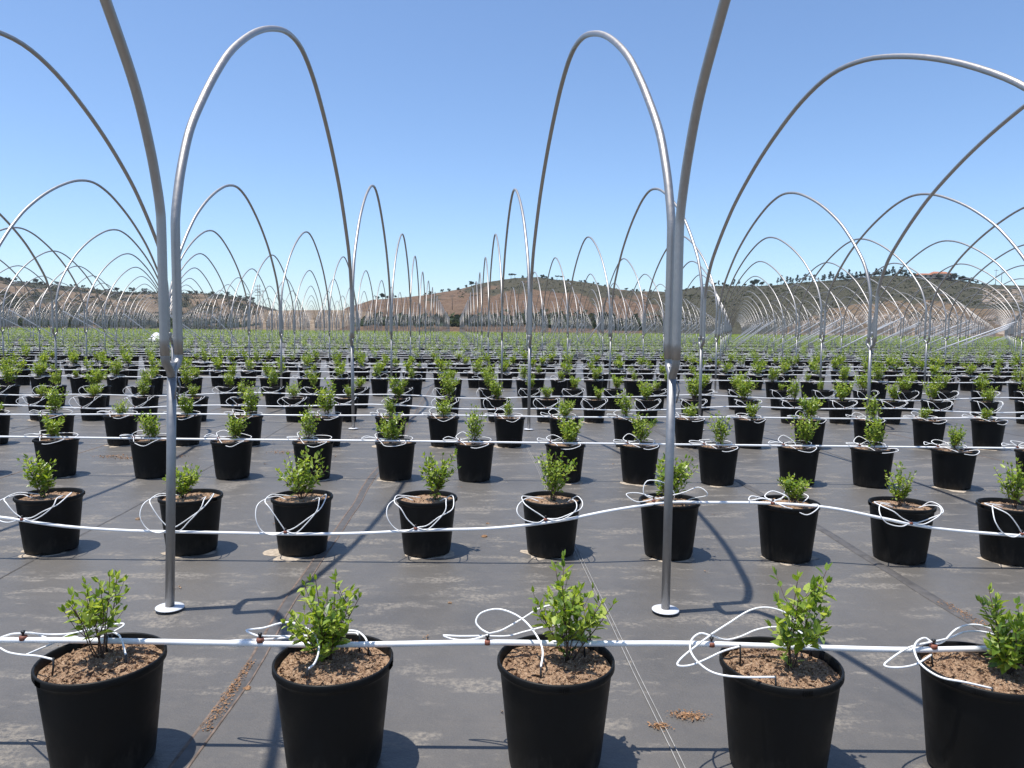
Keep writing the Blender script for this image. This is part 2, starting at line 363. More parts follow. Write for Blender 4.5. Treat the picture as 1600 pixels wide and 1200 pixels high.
# ================================================================== TREES
def quads_cloud(centers, sizes, rnd, flat=0.0):
    """leaf clump cards, one island each; arrays of quads"""
    n = len(centers); c = np.asarray(centers); s = np.asarray(sizes)[:, None]
    a = rnd.normal(size=(n, 3)); a /= np.linalg.norm(a, axis=1, keepdims=True)
    b = np.cross(a, rnd.normal(size=(n, 3))); b /= np.linalg.norm(b, axis=1, keepdims=True)
    if flat: a[:, 2] *= (1 - flat); b[:, 2] *= (1 - flat)
    a = a * s * 0.5; b = b * s * 0.36
    V = np.stack([c - a, c + b * 0.9 - a * 0.1, c + a, c - b + a * 0.15], 1).reshape(-1, 3)
    F = np.arange(4 * n).reshape(-1, 4); return V, F
def tree_meshes(kind, seed):
    rnd = np.random.RandomState(seed); rr = random.Random(seed)
    tr = MB(); cents = []; sizes = []
    if kind == 'round':
        H_, W = 5.0, 3.2
        tube(tr, [(0, 0, -0.6), (0.1, 0, 1.0), (0.0, 0.1, 2.2)], 0.28, 7, r2=0.16)
        lobes = []
        for i in range(13):
            a = rr.uniform(0, 6.28); q = rr.uniform(0.2, 1) * W * 0.75; z = rr.uniform(1.6, H_ * 0.86)
            lobes.append((q * math.cos(a), q * math.sin(a), z, rr.uniform(0.7, 1.35)))
            if i < 6: tube(tr, [(0, 0.1, 1.8), (q * math.cos(a) * .5, q * math.sin(a) * .5, (z + 2) / 2), (q * math.cos(a), q * math.sin(a), z)], 0.11, 5, r2=0.03)
    elif kind == 'pine':
        H_ = 9.0; tube(tr, [(0, 0, -0.6), (0.15, 0, 4), (0.05, 0.1, 8.4)], 0.22, 7, r2=0.07); lobes = []
        for i in range(12):
            z = 3.4 + 5.4 * i / 11; a = rr.uniform(0, 6.28); q = rr.uniform(0.3, 1.5) * (1.1 - 0.5 * i / 11)
            lobes.append((q * math.cos(a), q * math.sin(a), z, rr.uniform(0.55, 1.0)))
            tube(tr, [(0.1, 0, z - 0.4), (q * math.cos(a), q * math.sin(a), z)], 0.05, 4, r2=0.02)
    elif kind == 'umbrella':
        H_ = 6.0; tube(tr, [(0, 0, -0.6), (0.3, 0, 2.2), (0.1, 0.1, 4.6)], 0.2, 7, r2=0.09); lobes = []
        for i in range(9):
            a = rr.uniform(0, 6.28); q = rr.uniform(0.2, 2.3); z = 5.0 + rr.uniform(-0.5, 0.5) - q * 0.15
            lobes.append((q * math.cos(a), q * math.sin(a), z, rr.uniform(0.5, 0.85)))
            tube(tr, [(0.15, 0.1, 4.0), (q * math.cos(a), q * math.sin(a), z)], 0.05, 4, r2=0.02)
    else:
        H_ = 2.6; tube(tr, [(0, 0, -0.4), (0, 0, 1.4)], 0.12, 6, r2=0.06); lobes = []
        for i in range(9):
            a = rr.uniform(0, 6.28); q = rr.uniform(0.1, 1.3); lobes.append((q * math.cos(a), q * math.sin(a), rr.uniform(0.5, 2.2), rr.uniform(0.5, 0.9)))
    for x, y, z, r_ in lobes:
        k = int(70 * r_ * r_) + 16
        d = rnd.normal(size=(k, 3)); d /= np.linalg.norm(d, axis=1, keepdims=True)
        d *= (rnd.uniform(0.35, 1.0, (k, 1)) ** 0.6) * r_ * np.array([[1.1, 1.1, 0.75]])
        for p in d: cents.append((x + p[0], y + p[1], z + p[2])); sizes.append(rnd.uniform(0.3, 0.75) * (0.8 if kind == 'bush' else 1))
    V, F = quads_cloud(cents, sizes, rnd)
    return tr.mesh('trunk', [M['bark']]), np_mesh('crown', V, F, [M['treeleaf']])
TM = {k: [tree_meshes(k, s) for s in (11 + i, 23 + i, 37 + i)] for i, k in enumerate(('round', 'pine', 'umbrella', 'bush'))}
TREES = []
def tree(kind, px, D, hf, scale, label, group, rr):
    a = (px - 800) / FPX; z = hf(px, D)
    t, c = rr.choice(TM[kind])
    root = empty({'round': 'oak_tree', 'pine': 'pine_tree', 'umbrella': 'umbrella_pine_tree', 'bush': 'bush'}[kind], (a * D, D, z), rr.uniform(0, 6.28))
    root.scale = (scale * rr.uniform(0.85, 1.25), scale * rr.uniform(0.85, 1.25), scale * rr.uniform(0.8, 1.15))
    link('trunk', t, root); link('crown', c, root)
    TREES.append((group, px, root, label, {'round': 'tree', 'pine': 'tree', 'umbrella': 'tree', 'bush': 'bush'}[kind]))
rr = random.Random(4)
G = 'trees on the ridge of the middle hill'
for px, k, s in [(590, 'round', .9), (598, 'round', 1.3), (606, 'round', .8), (618, 'round', .6), (664, 'bush', .9), (672, 'bush', 1.2), (690, 'round', .6), (701, 'bush', 1.2), (715, 'bush', 1.0), (728, 'bush', 1.1), (736, 'round', 1.15), (743, 'bush', 1.0), (783, 'round', .55), (797, 'umbrella', 1.0), (803, 'umbrella', .85), (815, 'bush', 1.0), (823, 'round', .5), (846, 'round', .8), (852, 'bush', 1.2), (860, 'bush', 1.1), (868, 'umbrella', .9), (876, 'umbrella', 1.0), (885, 'bush', .9), (905, 'round', .5), (912, 'bush', 1.0), (925, 'bush', .9), (932, 'round', .5), (943, 'bush', .9), (976, 'round', .55), (986, 'bush', 1.2), (993, 'bush', 1.1), (1003, 'bush', 1.0), (1014, 'bush', .8), (1037, 'bush', .8)]:
    tree(k, px, 690 + rr.uniform(-14, 6), H_mid, s * 0.95, 'dark green tree on the middle hill ridge', G, rr)
G = 'trees on the ridge of the right hill'
for px, k, s in [(1062, 'pine', .35), (1070, 'bush', 1), (1078, 'round', .6), (1090, 'bush', 1), (1112, 'round', .9), (1118, 'pine', .8), (1126, 'round', 1.0), (1134, 'round', .8), (1143, 'pine', .9), (1151, 'pine', .7), (1160, 'round', .6), (1173, 'round', 1.3), (1180, 'round', 1.25), (1187, 'round', 1.0), (1198, 'bush', 1.2)] + [(1210 + 4.9 * i, 'pine', 0.78 + 0.22 * math.sin(i * 2.3)) for i in range(40)] + [(1300 + 7.5 * i, 'round', 0.95) for i in range(13)] + [(1404, 'round', 1.2), (1412, 'round', 1.15), (1420, 'round', .9), (1462, 'round', 1.1), (1470, 'round', 1.3), (1478, 'round', 1.45), (1486, 'round', 1.3), (1495, 'round', 1.35), (1503, 'round', 1.1), (1511, 'round', 1.1), (1518, 'round', .7), (1530, 'bush', 1.0)]:
    tree(k, px + rr.uniform(-2, 2), 580 + rr.uniform(-22, 4), H_right, s * 0.82, 'dark green tree on the right hill ridge', G, rr)
G = 'trees on the ridge of the left hill'
for px in list(range(4, 250, 9)) + list(range(296, 400, 10)):
    tree(rr.choice(['round', 'bush', 'bush', 'round']), px + rr.uniform(-3, 3), 755 + rr.uniform(-40, 5), H_left, rr.uniform(.55, 1.1), 'dark tree on the left hill ridge', G, rr)
for grp in set(t[0] for t in TREES):
    rows = sorted([t for t in TREES if t[0] == grp], key=lambda t: t[1])
    for i, (g_, px, root, label, cat) in enumerate(rows):
        tag(root, f"{label}, {ordw(i + 1)} from the left along that ridge", cat, g_)

def scrub_stuff(name, hf, pxr, Dr, n, size, label, seed, cond=lambda px, t: True, matn='scrub'):
    rnd = np.random.RandomState(seed); C = []; S = []
    k = 0
    while k < n:
        px = rnd.uniform(*pxr); D = rnd.uniform(*Dr)
        if not cond(px, (D - Dr[0]) / (Dr[1] - Dr[0])): k += 0.2; continue
        z = hf(px, D); a = (px - 800) / FPX; s = size * rnd.uniform(0.5, 1.4); k += 1
        for i in range(9):
            C.append((a * D + rnd.normal() * s * .45, D + rnd.normal() * s * .45, z + abs(rnd.normal()) * s * .35)); S.append(s * rnd.uniform(.5, .9))
    V, F = quads_cloud(C, S, rnd)
    o = link(name, np_mesh(name, V, F, [M[matn]])); tag(o, label, 'scrub', kind='stuff')
scrub_stuff('hillside_scrub', H_mid, (560, 1100), (360, 688), 380, 1.3, 'low scrub bushes dotted over the middle hill', 1, lambda px, t: (px > 715 and t > .5))
scrub_stuff('hillside_scrub', H_right, (1060, 1900), (300, 578), 1900, 1.2, 'low scrub bushes dotted over the right hill', 2, lambda px, t: t > 0.38 or fn(px, t, 4) > 0.2)
scrub_stuff('hillside_scrub', H_left, (-150, 400), (360, 755), 1500, 2.2, 'dark scrub patches over the left hill', 3, lambda px, t: fn(px, t, 3) > 0.0 or t > .8)
scrub_stuff('treeline', lambda px, D: H_mid(px, D), (560, 1110), (300, 345), 700, 3.2, 'dark line of bushes at the foot of the middle hill', 4, matn='treeleaf')
scrub_stuff('treeline', lambda px, D: H_left(px, D), (-60, 400), (310, 380), 450, 2.8, 'dark line of bushes at the foot of the left hill', 5, matn='treeleaf')

# ---- house, poles
def at_hill(px, D, hf): return ((px - 800) / FPX * D, D, hf(px, D))
hx, hy, hzz = at_hill(1452, 566, H_right)
house = empty('house', (hx, hy, hzz - 0.2)); tag(house, 'low house with terracotta roofs on top of the right hill', 'house')
def wing(x0, x1, y0, y1, h, rise, nwin):
    w = MB(); box(w, x0, x1, y0, y1, 0, h); w.build('wall', M['plaster'], house, False)
    r_ = MB(); e = 0.7; ym = (y0 + y1) / 2
    V = [(x0 - e, y0 - e, h), (x1 + e, y0 - e, h), (x1 + e, y1 + e, h), (x0 - e, y1 + e, h), (x0 + 1.5, ym, h + rise), (x1 - 1.5, ym, h + rise)]
    r_.add(V, [(0, 1, 5, 4), (2, 3, 4, 5), (1, 2, 5), (3, 0, 4), (3, 2, 1, 0)]); r_.build('roof', M['tile'], house, False)
    for i in range(nwin):
        xw = x0 + (x1 - x0) * (i + .5) / nwin; q = MB(); box(q, xw - .8, xw + .8, y0 - .05, y0 + .1, .9, 2.2); q.build('window', M['glass'], house, False)
wing(-14, -3, -4, 4, 2.6, 1.3, 3); wing(-3, 9, -6, 3, 3.4, 1.8, 3); wing(9, 15, -3, 4, 2.5, 1.2, 2)
def pole_thing(name, px, D, hf, h, arms, label, cat, zb=None):
    x, y, z = at_hill(px, D, hf); root = empty(name, (x, y, z - 0.5)); tag(root, label, cat, 'utility poles beyond the field')
    q = MB(); tube(q, [(0, 0, 0), (0, 0, h)], 0.22, 6, r2=0.14); q.build('pole', M['pole'], root)
    for k in range(arms):
        q = MB(); box(q, -1.6, 1.6, -0.1, 0.1, h - 0.9 - 1.6 * k, h - 0.65 - 1.6 * k); q.build('crossarm', M['pole'], root, False)
pole_thing('utility_pole', 1548, 575, H_right, 13, 1, 'thin utility pole on the right hill, left one of the pair', 'utility pole')
pole_thing('utility_pole', 1557, 575, H_right, 14, 1, 'thin utility pole on the right hill, right one of the pair', 'utility pole')
pole_thing('utility_pole', 706, 420, H_mid, 9, 1, 'thin utility pole at the foot of the middle hill', 'utility pole')
pole_thing('utility_pole', 28, 560, H_left, 12, 1, 'utility pole on the left hill at its far left', 'utility pole')
pole_thing('utility_pole', 42, 560, H_left, 11.5, 2, 'utility pole with two crossarms on the left hill', 'utility pole')
pole_thing('utility_pole', 404, 385, H_bank, 16, 4, 'dark utility pole with many crossarms beyond the hoops', 'utility pole')
pole_thing('utility_pole', 407, 400, H_bank, 17, 0, 'bare tall utility pole right of the many-armed pole', 'utility pole')
pole_thing('utility_pole', 412, 410, H_bank, 15, 1, 'tall utility pole farthest right of the three poles together', 'utility pole')

# ================================================================== FIELD LAYOUT
KY = 0.8906
SL = -0.078
def post_y(k): return [4.03, 11.5, 18.6][k] if 0 <= k < 3 else (4.03 + k * 7.3 if k < 0 else 18.6 + 7.2 * (k - 2))
NPOST = 28
def post_xy(i, k):
    y0 = post_y(k); x4 = -1.92 + 2.775 * i + (0.03 if i == 1 else 0)
    x = x4 + SL * (y0 - 4.03); y = y0 + (0.045 if k >= 1 else 0.012) * x
    r_ = random.Random(i * 977 + k * 131 + 5)
    j = 0.03 if k >= 1 else 0.0
    return x4 + SL * (y - 4.03) + r_.uniform(-j, j), y + r_.uniform(-j, j)

HOOP = [(s * KY, z) for s, z in [(.11, 1.44), (.11, 1.8), (.11, 2.12), (.122, 2.22), (.16, 2.33), (.24, 2.50), (.40, 2.74), (.64, 2.97), (.98, 3.25), (1.4, 3.54), (2.05, 3.88), (2.72, 4.15), (3.4, 4.35), (4.075, 4.43)]]
HL = 8.15 * KY
HOOP = HOOP + [(HL - s, z) for s, z in HOOP[-2::-1]]
hp = catmull([(0, s, z) for s, z in HOOP], 4)
h_near = MB(); tube(h_near, hp, 0.0245, 14); h_near = h_near.mesh('hoop_arch', [M['hoop']])
h_mid = MB(); tube(h_mid, hp, 0.0245, 8); h_mid = h_mid.mesh('hoop_arch', [M['hoop']])
h_far = MB(); tube(h_far, hp[::2], 0.0245, 5); h_far = h_far.mesh('hoop_arch', [M['hoop']])
# post pieces
def post_meshes(seg, full):
    a = MB(); tube(a, [(0, 0, 0), (0, 0, 0.7), (0, 0, 1.355)], 0.0245, seg)
    if full:   # two welded lugs
        for s_ in (-1, 1): tube(a, [(0.024, s_ * 0.018, 1.20), (0.035, s_ * 0.03, 1.27), (0.024, s_ * .02, 1.32)], 0.004, 5)
    f = MB()
    for s_ in (-1, 1):
        tube(f, catmull([(0, s_ * .004, 1.325), (0, s_ * .03, 1.362), (0, s_ * .075, 1.392), (0, s_ * .096, 1.425), (0, s_ * .098, 1.50)], 4), 0.0225, seg)
    if full:   # pressed web between the two prongs
        f.add([(0.011, -.06, 1.40), (0.011, .06, 1.40), (0.011, .02, 1.31), (0.011, -.02, 1.31), (-0.011, -.06, 1.40), (-0.011, .06, 1.40), (-0.011, .02, 1.31), (-0.011, -.02, 1.31)],
              [(0, 1, 2, 3), (7, 6, 5, 4), (0, 4, 5, 1), (1, 5, 6, 2), (2, 6, 7, 3), (3, 7, 4, 0)])
    p = MB(); lathe(p, [(0.0, 0.024), (0.03, 0.024), (0.076, 0.020), (0.077, 0.016), (0.074, 0.0155), (0.0, 0.016)], 28 if full else 10)
    return a, f, p
PA = [b_.mesh(n_, [M['zinc' if n_ == 'base_plate' else 'galv']]) for b_, n_ in zip(post_meshes(14, True), ('pole', 'fork', 'base_plate'))]
PB = [b_.mesh(n_, [M['zinc' if n_ == 'base_plate' else 'galv']]) for b_, n_ in zip(post_meshes(8, False), ('pole', 'fork', 'base_plate'))]
nf = post_meshes(14, True)[1]
NARROW_FORK = MB(); NARROW_FORK.add([(x, y * .70, z) for x, y, z in nf.v], nf.f); NARROW_FORK = NARROW_FORK.mesh('fork', [M['galv']])
pc = post_meshes(5, False); one = MB()
for b_ in pc: one.add(b_.v, b_.f)
PC = one.mesh('tunnel_post', [M['galv']])

def in_view(pts, m=0):
    for p in pts:
        q = project(p)
        if q and -m < q[0] < 1600 + m and -m < q[1] < 1200 + m: return q
    return None
def hoop_pts(i, k):
    a = post_xy(i, k); b = post_xy(i, k + 1)
    return [(a[0] + (b[0] - a[0]) * s / HL, a[1] + (b[1] - a[1]) * s / HL, z) for s, z in HOOP]
posts, hoops = [], []
for k in range(-1, NPOST + 1):
    for i in range(-60, 75):
        x, y = post_xy(i, k)
        if k >= 0:
            q = in_view([(x, y, z) for z in (0, .5, 1, 1.4)])
            if q or k <= 1 and -3 <= i <= 3: posts.append((i, k, x, y, q))
        elif i in (-1, 0, 1, 2): posts.append((i, k, x, y, None))
        if k < NPOST:
            pts = hoop_pts(i, k); q = in_view(pts)
            if q or (k == -1 and i in (-1, 2)): hoops.append((i, k, q, max(pts, key=lambda p: p[2]), pts))
MAXN = 292
posts.sort(key=lambda p: (p[1], p[2])); hoops.sort(key=lambda h: (h[1], h[0]))
def matb(px, py, k, i):      # lean of a post
    r_ = random.Random(i * 31 + k * 7)
    if (i, k) == (0, 0): return (0.0, R(1.9))
    if (i, k) == (1, 0): return (0.0, R(0.1))
    return (R(r_.uniform(-.7, .7)), R(r_.uniform(-.8, .8)))
cnt = {}
seen_n = 0
stuffp = []
for i, k, x, y, q in posts:
    if seen_n >= MAXN: stuffp.append((i, k, x, y)); continue
    seen_n += 1
    lx, ly = matb(x, y, k, i)
    if q and k >= 0: cnt[k] = cnt.get(k, 0) + 1
    n_ = cnt.get(k, 1)
    if k < 6:
        root = empty('tunnel_post', (x, y, 0)); root.rotation_euler = (lx, ly, math.atan(-SL))
        for me in (PA if k < 2 else PB): link(me.name.split('.')[0], NARROW_FORK if (i, k) == (1, 0) and me.name.startswith('fork') else me, root)
    else:
        root = link('tunnel_post', PC); root.location = (x, y, 0); root.rotation_euler = (lx, ly, math.atan(-SL))
    if q and k == 0: lab = ['grey forked steel post behind the gap of the first two nearest pots', 'grey forked steel post just left of the fourth nearest shrub'][0 if i == 0 else 1]
    elif q: lab = f"grey forked steel post, {ordw(n_)} from left in the {ordw(k + 1)} line of posts"
    else: lab = 'forked steel post holding hoops just outside the view beside the nearest pots'
    tag(root, lab, 'post', 'steel posts carrying the hoops')
cnt = {}; seen_n = 0; stuffh = []
for i, k, q, top, pts in hoops:
    if seen_n >= MAXN: stuffh.append((i, k)); continue
    seen_n += 1
    a = post_xy(i, k); b_ = post_xy(i, k + 1); dx, dy = b_[0] - a[0], b_[1] - a[1]; L = math.hypot(dx, dy)
    o = link('hoop_arch', h_near if k < 1 else (h_mid if k < 5 else h_far))
    la = matb(0, 0, k, i)[1] if k >= 0 else 0
    zoff = 0.0
    o.location = (a[0] + 1.44 * math.sin(matb(0, 0, k, i)[1] if k >= 0 else 0) * (1 if k <= 0 else 0), a[1], zoff)
    if k == 0 and i == 0: dx -= 0.05
    if k == -1 and i in (0, 1): dx += 1.44 * math.sin(matb(0, 0, 0, i)[1])
    o.rotation_euler = (0, R(random.Random(i * 7 + k).uniform(-.35, .35)) if k > 0 else 0, math.atan2(-dx, dy))
    if (i, k) == (1, 0): o.location.y -= .030; L += .030
    if (i, k) == (1, -1): L += .030
    o.scale = (1, L / HL, (0.968 if (i, k) == (2, 0) else 1.0) if k <= 0 else random.Random(i + k * 50).uniform(0.985, 1.005))
    if q: cnt[k] = cnt.get(k, 0) + 1
    n_ = cnt.get(k, 1)
    if k == -1: lab = {0: 'thick dark hoop leg sweeping up out of the top left from the left post', 1: 'thick dark hoop leg sweeping up out of the top right from the right post'}.get(i, 'steel hoop passing over the viewer outside the picture')
    elif k == 0: lab = f"large bright steel hoop, {ordw(n_)} from left in the nearest bay of hoops"
    else: lab = f"steel hoop arch, {ordw(n_)} from left in the {ordw(k + 1)} bay of hoops"
    tag(o, lab, 'hoop', 'steel hoops of the bare tunnels')
# far mass of posts and hoops
def tube_np(path, r, sides):
    b_ = MB(); tube(b_, path, r, sides, caps=False); return np.array(b_.v), np.array(b_.f)
tv, tf = tube_np(hp[::4] + [hp[-1]], 0.0255, 3)
VV, FF, nb = [], [], 0
for i, k in stuffh:
    a = post_xy(i, k); b_ = post_xy(i, k + 1); r_ = random.Random(i * 7 + k)
    u = tv[:, 1] / HL; lean = math.tan(R(r_.uniform(-.6, .6)))
    V = np.stack([a[0] + (b_[0] - a[0]) * u + tv[:, 0] + tv[:, 2] * lean, a[1] + (b_[1] - a[1]) * u, tv[:, 2] * r_.uniform(.97, 1.01)], 1)
    VV.append(V); FF.append(tf + nb); nb += len(V)
o = link('distant_hoops', np_mesh('distant_hoops', np.concatenate(VV), np.concatenate(FF), [M['hoop']], smooth=True))
tag(o, 'dense far mass of bare steel tunnel hoops towards the hills', 'hoops', kind='stuff')
tv, tf = tube_np([(0, 0, 0), (0, 0, 1.32), (0, .10, 1.5)], 0.025, 3)
VV, FF, nb = [], [], 0
for i, k, x, y in stuffp:
    VV.append(tv + np.array([[x, y, 0]])); FF.append(tf + nb); nb += len(tv)
o = link('distant_posts', np_mesh('distant_posts', np.concatenate(VV), np.concatenate(FF), [M['galv']], smooth=True))
tag(o, 'far mass of steel tunnel posts among the shrubs', 'posts', kind='stuff')
# braces
bl = []
for k in (4, 5, 6, 7, 8, 9, 10, 11):
    for i in range(-30, 40):
        if (3 <= i and (k > 5 or i > 6)) or (i <= -5 and k in (5, 6)):
            x, y = post_xy(i, k)
            if random.Random(i * 5 + k).random() < (0.08 if i > 0 else 0.4): continue
            if in_view([(x, y + 2, 1)]): bl.append((i, k, x, y))
cnt = {}
for i, k, x, y in bl:
    r_ = random.Random(i * 11 + k)
    q = MB(); L = r_.uniform(6.6, 7.0); tube(q, [(0, .06, r_.uniform(2.15, 2.4)), (SL * L, L, r_.uniform(.1, .5))], 0.028, 6)
    o = q.build('diagonal_brace', M['zinc']); o.location = (x + 0.05, y, 0); o['part_of_bay'] = k
    cnt[k] = cnt.get(k, 0) + 1
    tag(o, f"sloping steel brace pipe, {ordw(cnt[k])} from left in the {ordw(k + 1)} line of posts", 'brace', 'sloping brace pipes among the hoops')

# ================================================================== SHRUBS
def leaf_quads(base, d, nrm, L, W, fold=0.25, curl=0.2):
    d = d.normalized(); s = d.cross(nrm)
    s = s.normalized() if s.length > 1e-4 else d.orthogonal().normalized(); n = s.cross(d).normalized()
    m1 = base + d * (L * .34) - n * (fold * W * .3); m2 = base + d * (L * .68) - n * (fold * W * .3 + curl * L * .12); tip = base + d * L - n * (curl * L * .38)
    l1 = base + d * (L * .30) + s * (W * .46) + n * (fold * W * .3); r1 = base + d * (L * .30) - s * (W * .46) + n * (fold * W * .3)
    l2 = base + d * (L * .66) + s * (W * .36) + n * (fold * W * .2) - n * (curl * L * .1); r2 = base + d * (L * .66) - s * (W * .36) + n * (fold * W * .2) - n * (curl * L * .1)
    V = [tuple(p) for p in (base, l1, m1, r1, l2, m2, r2, tip)]
    return V, [(0, 2, 1), (0, 3, 2), (1, 2, 5, 4), (2, 3, 6, 5), (4, 5, 7), (5, 6, 7)]
def shrub(seed, h=.33, w=.13, stems=7, dens=1.0, leafL=.031, lean=(0, 0), low=.25, twigs=4):
    rr = random.Random(seed); st = MB(); lf = MB()
    def leaves(path, n, t0):
        for j in range(n):
            t = t0 + (1 - t0) * (j + rr.random() * .6) / n; f = t * (len(path) - 1); i = min(int(f), len(path) - 2)
            p = path[i].lerp(path[i + 1], f - i); ax = (path[i + 1] - path[i]).normalized()
            a = j * 2.4 + rr.uniform(-.5, .5); o1 = ax.orthogonal().normalized(); out = (o1 * math.cos(a) + ax.cross(o1) * math.sin(a))
            d = out * .9 + ax * rr.uniform(.25, .9) + Vector((0, 0, rr.uniform(-.15, .35)))
            L = leafL * rr.uniform(.65, 1.25) * (1.0 if t < .85 else .75)
            nn = Vector((rr.uniform(-.6, .6), rr.uniform(-.6, .6), 1)) + ax * .4
            V, F = leaf_quads(p + out * .002, d, nn, L, L * rr.uniform(.48, .62), rr.uniform(.1, .5), rr.uniform(0, .6)); lf.add(V, F)
        d = (path[-1] - path[-2]).normalized()
        for q in range(3):
            V, F = leaf_quads(path[-1], d + Vector((rr.uniform(-.5, .5), rr.uniform(-.5, .5), rr.uniform(0, .3))), Vector((rr.uniform(-1, 1), rr.uniform(-1, 1), .6)), leafL * rr.uniform(.5, .8), leafL * .32); lf.add(V, F)
    for i in range(stems):
        a = 2 * math.pi * (i + rr.random() * .7) / stems; q = w * rr.uniform(.25, 1.0); hh = h * rr.uniform(.66, 1.0) * (1.0 - .18 * (q / w) ** 2)
        b0 = Vector((rr.uniform(-.012, .012), rr.uniform(-.012, .012), -.01))
        P = [b0, b0 + Vector((q * .28 * math.cos(a), q * .28 * math.sin(a), hh * .3)), b0 + Vector((q * .62 * math.cos(a), q * .62 * math.sin(a), hh * .64)), b0 + Vector((q * math.cos(a), q * math.sin(a), hh))]
        P = [p + Vector((lean[0] * max(0, p.z / h) ** 1.3, lean[1] * (p.z / h), 0)) + Vector((rr.uniform(-.008, .008), rr.uniform(-.008, .008), 0)) * (p.z > 0.02) for p in P]
        path = catmull(P, 4); tube(st, path, rr.uniform(.0022, .0034), 5, r2=.0012)
        leaves(path, int(13 * dens), low + .18)
        for k in range(twigs):
            t = rr.uniform(low + .1, .85); f = t * (len(path) - 1); i0 = int(f); p = path[i0]
            aa = rr.uniform(0, 6.28); L = h * rr.uniform(.13, .3)
            d = Vector((math.cos(aa) * .8, math.sin(aa) * .8, rr.uniform(.35, 1.1))).normalized()
            tp = [p, p + d * L * .5, p + (d + Vector((0, 0, .25))) * L]; tube(st, tp, .0013, 4, r2=.0008)
            leaves(catmull(tp, 3), int(7 * dens), .15)
    if rr.random() < .6:   # low sprout at the base
        for k in range(6):
            a = rr.uniform(0, 6.28); V, F = leaf_quads(Vector((rr.uniform(-.02, .02), rr.uniform(-.02, .02), rr.uniform(.005, .04))), Vector((math.cos(a), math.sin(a), .6)), Vector((0, 0, 1)), leafL * .8, leafL * .45); lf.add(V, F)
    return st.mesh('stems', [M['stem']]), lf.mesh('foliage', [M['leaf']], smooth=False)
NEAR = [shrub(101, .335, .135, 7, .50, .045, (-.035, 0), .34, 4), shrub(202, .325, .165, 11, .80, .042, (.0, 0), .12, 5),
        shrub(303, .365, .155, 8, .78, .045, (.01, 0), .26, 5), shrub(407, .400, .11, 4, .80, .052, (.10, .0), .2, 6), shrub(505, .33, .16, 11, .9, .043, (.03, 0), .12, 6)]
MID = [shrub(600 + s, .31 + .05 * (s % 3), .105 + .02 * (s % 4), 7 + s % 4, .85, .040, ((-.05, .05, 0, .03, -.03, 0, .06, 0, -.02, .02)[s], 0), .15, 5) for s in range(10)]
LOW = [shrub(700 + s, .31 + .04 * (s % 3), .105 + .02 * (s % 4), 6, .55, .060, ((-.05, .05, 0, .03, -.03, 0)[s], 0), .15, 3) for s in range(6)]

# pot
def pot_mesh(seg, full):
    q = MB()
    prof = [(.163, .0), (.168, .012), (.170, .03), (.2035, .355), (.205, .366), (.2125, .370), (.215, .374), (.215, .393), (.2125, .3975), (.2075, .3975), (.205, .394), (.202, .36), (.196, .30)] if full else [(.164, 0), (.2035, .36), (.2145, .374), (.214, .397), (.205, .397), (.196, .31)]
    lathe(q, prof, seg)
    V0 = [((.163 if full else .164) * math.cos(2 * math.pi * k / seg), (.163 if full else .164) * math.sin(2 * math.pi * k / seg), .0) for k in range(seg)]
    q.add(V0, [tuple(range(seg))[::-1]])
    if full:  # pairs of small lifting tabs on the rim
        for a0 in (0.15, math.pi + .15):
            for k in range(5):
                a = a0 + (k - 2) * .035; c, s_ = math.cos(a), math.sin(a)
                q.add([(c * .214 - s_ * .0012, s_ * .214 + c * .0012, .372), (c * .218 - s_ * .0012, s_ * .218 + c * .0012, .374), (c * .218 - s_ * .0012, s_ * .218 + c * .0012, .392), (c * .214 - s_ * .0012, s_ * .214 + c * .0012, .394)], [(0, 1, 2, 3), (3, 2, 1, 0)])
    me = q.mesh('pot', [M['pot']])
    if full:   # drain cut-outs: dark notches raised at the foot
        for v in me.vertices:
            if v.co.z < .013:
                a = math.atan2(v.co.y, v.co.x)
                if math.sin(a * 6) > .45: v.co.z += .011
    return me
def soil_mesh(seed, seg, rings, amp, chips):
    rr = random.Random(seed); q = MB(); V = []; F = []
    for j in range(rings + 1):
        r_ = .2015 * j / rings
        for k in range(seg):
            a = 2 * math.pi * k / seg; x, y = r_ * math.cos(a), r_ * math.sin(a)
            nz = mnoise.fractal(Vector((x * 22, y * 22, seed)), 1, 2, 4) * amp + mnoise.noise(Vector((x * 7, y * 7, seed))) * amp * 1.2
            V.append((x, y, .364 + nz + .010 * (1 - (r_ / .2015) ** 2)))
    for j in range(rings):
        for k in range(seg): F.append((j * seg + k, j * seg + (k + 1) % seg, (j + 1) * seg + (k + 1) % seg, (j + 1) * seg + k))
    q.add(V, F)
    for _ in range(chips):
        a = rr.uniform(0, 6.28); r_ = .186 * math.sqrt(rr.random()); x, y = r_ * math.cos(a), r_ * math.sin(a)
        nz = mnoise.fractal(Vector((x * 22, y * 22, seed)), 1, 2, 4) * amp + mnoise.noise(Vector((x * 7, y * 7, seed))) * amp * 1.2
        s = rr.choice([.0025, .0035, .004, .005, .0075, .010]); z = .365 + nz + .010 * (1 - (r_ / .2015) ** 2)
        P = [Vector((x, y, z)) + Vector((rr.uniform(-1, 1), rr.uniform(-1, 1), rr.uniform(-.5, 1))) * s * 1.4 for _ in range(4)]
        q.add([tuple(p) for p in P], [(0, 1, 2), (0, 2, 3), (0, 3, 1), (1, 3, 2)])
    return q.mesh('soil', [M['soil']], smooth=False)
POT_A, POT_B, POT_C = pot_mesh(48, True), pot_mesh(28, True), pot_mesh(14, False)
SOIL_A = [soil_mesh(s, 60, 28, .011, 1000) for s in range(3)]; SOIL_B = [soil_mesh(9, 28, 8, .006, 150), soil_mesh(13, 28, 8, .006, 150)]; SOIL_C = soil_mesh(5, 12, 2, .004, 0)

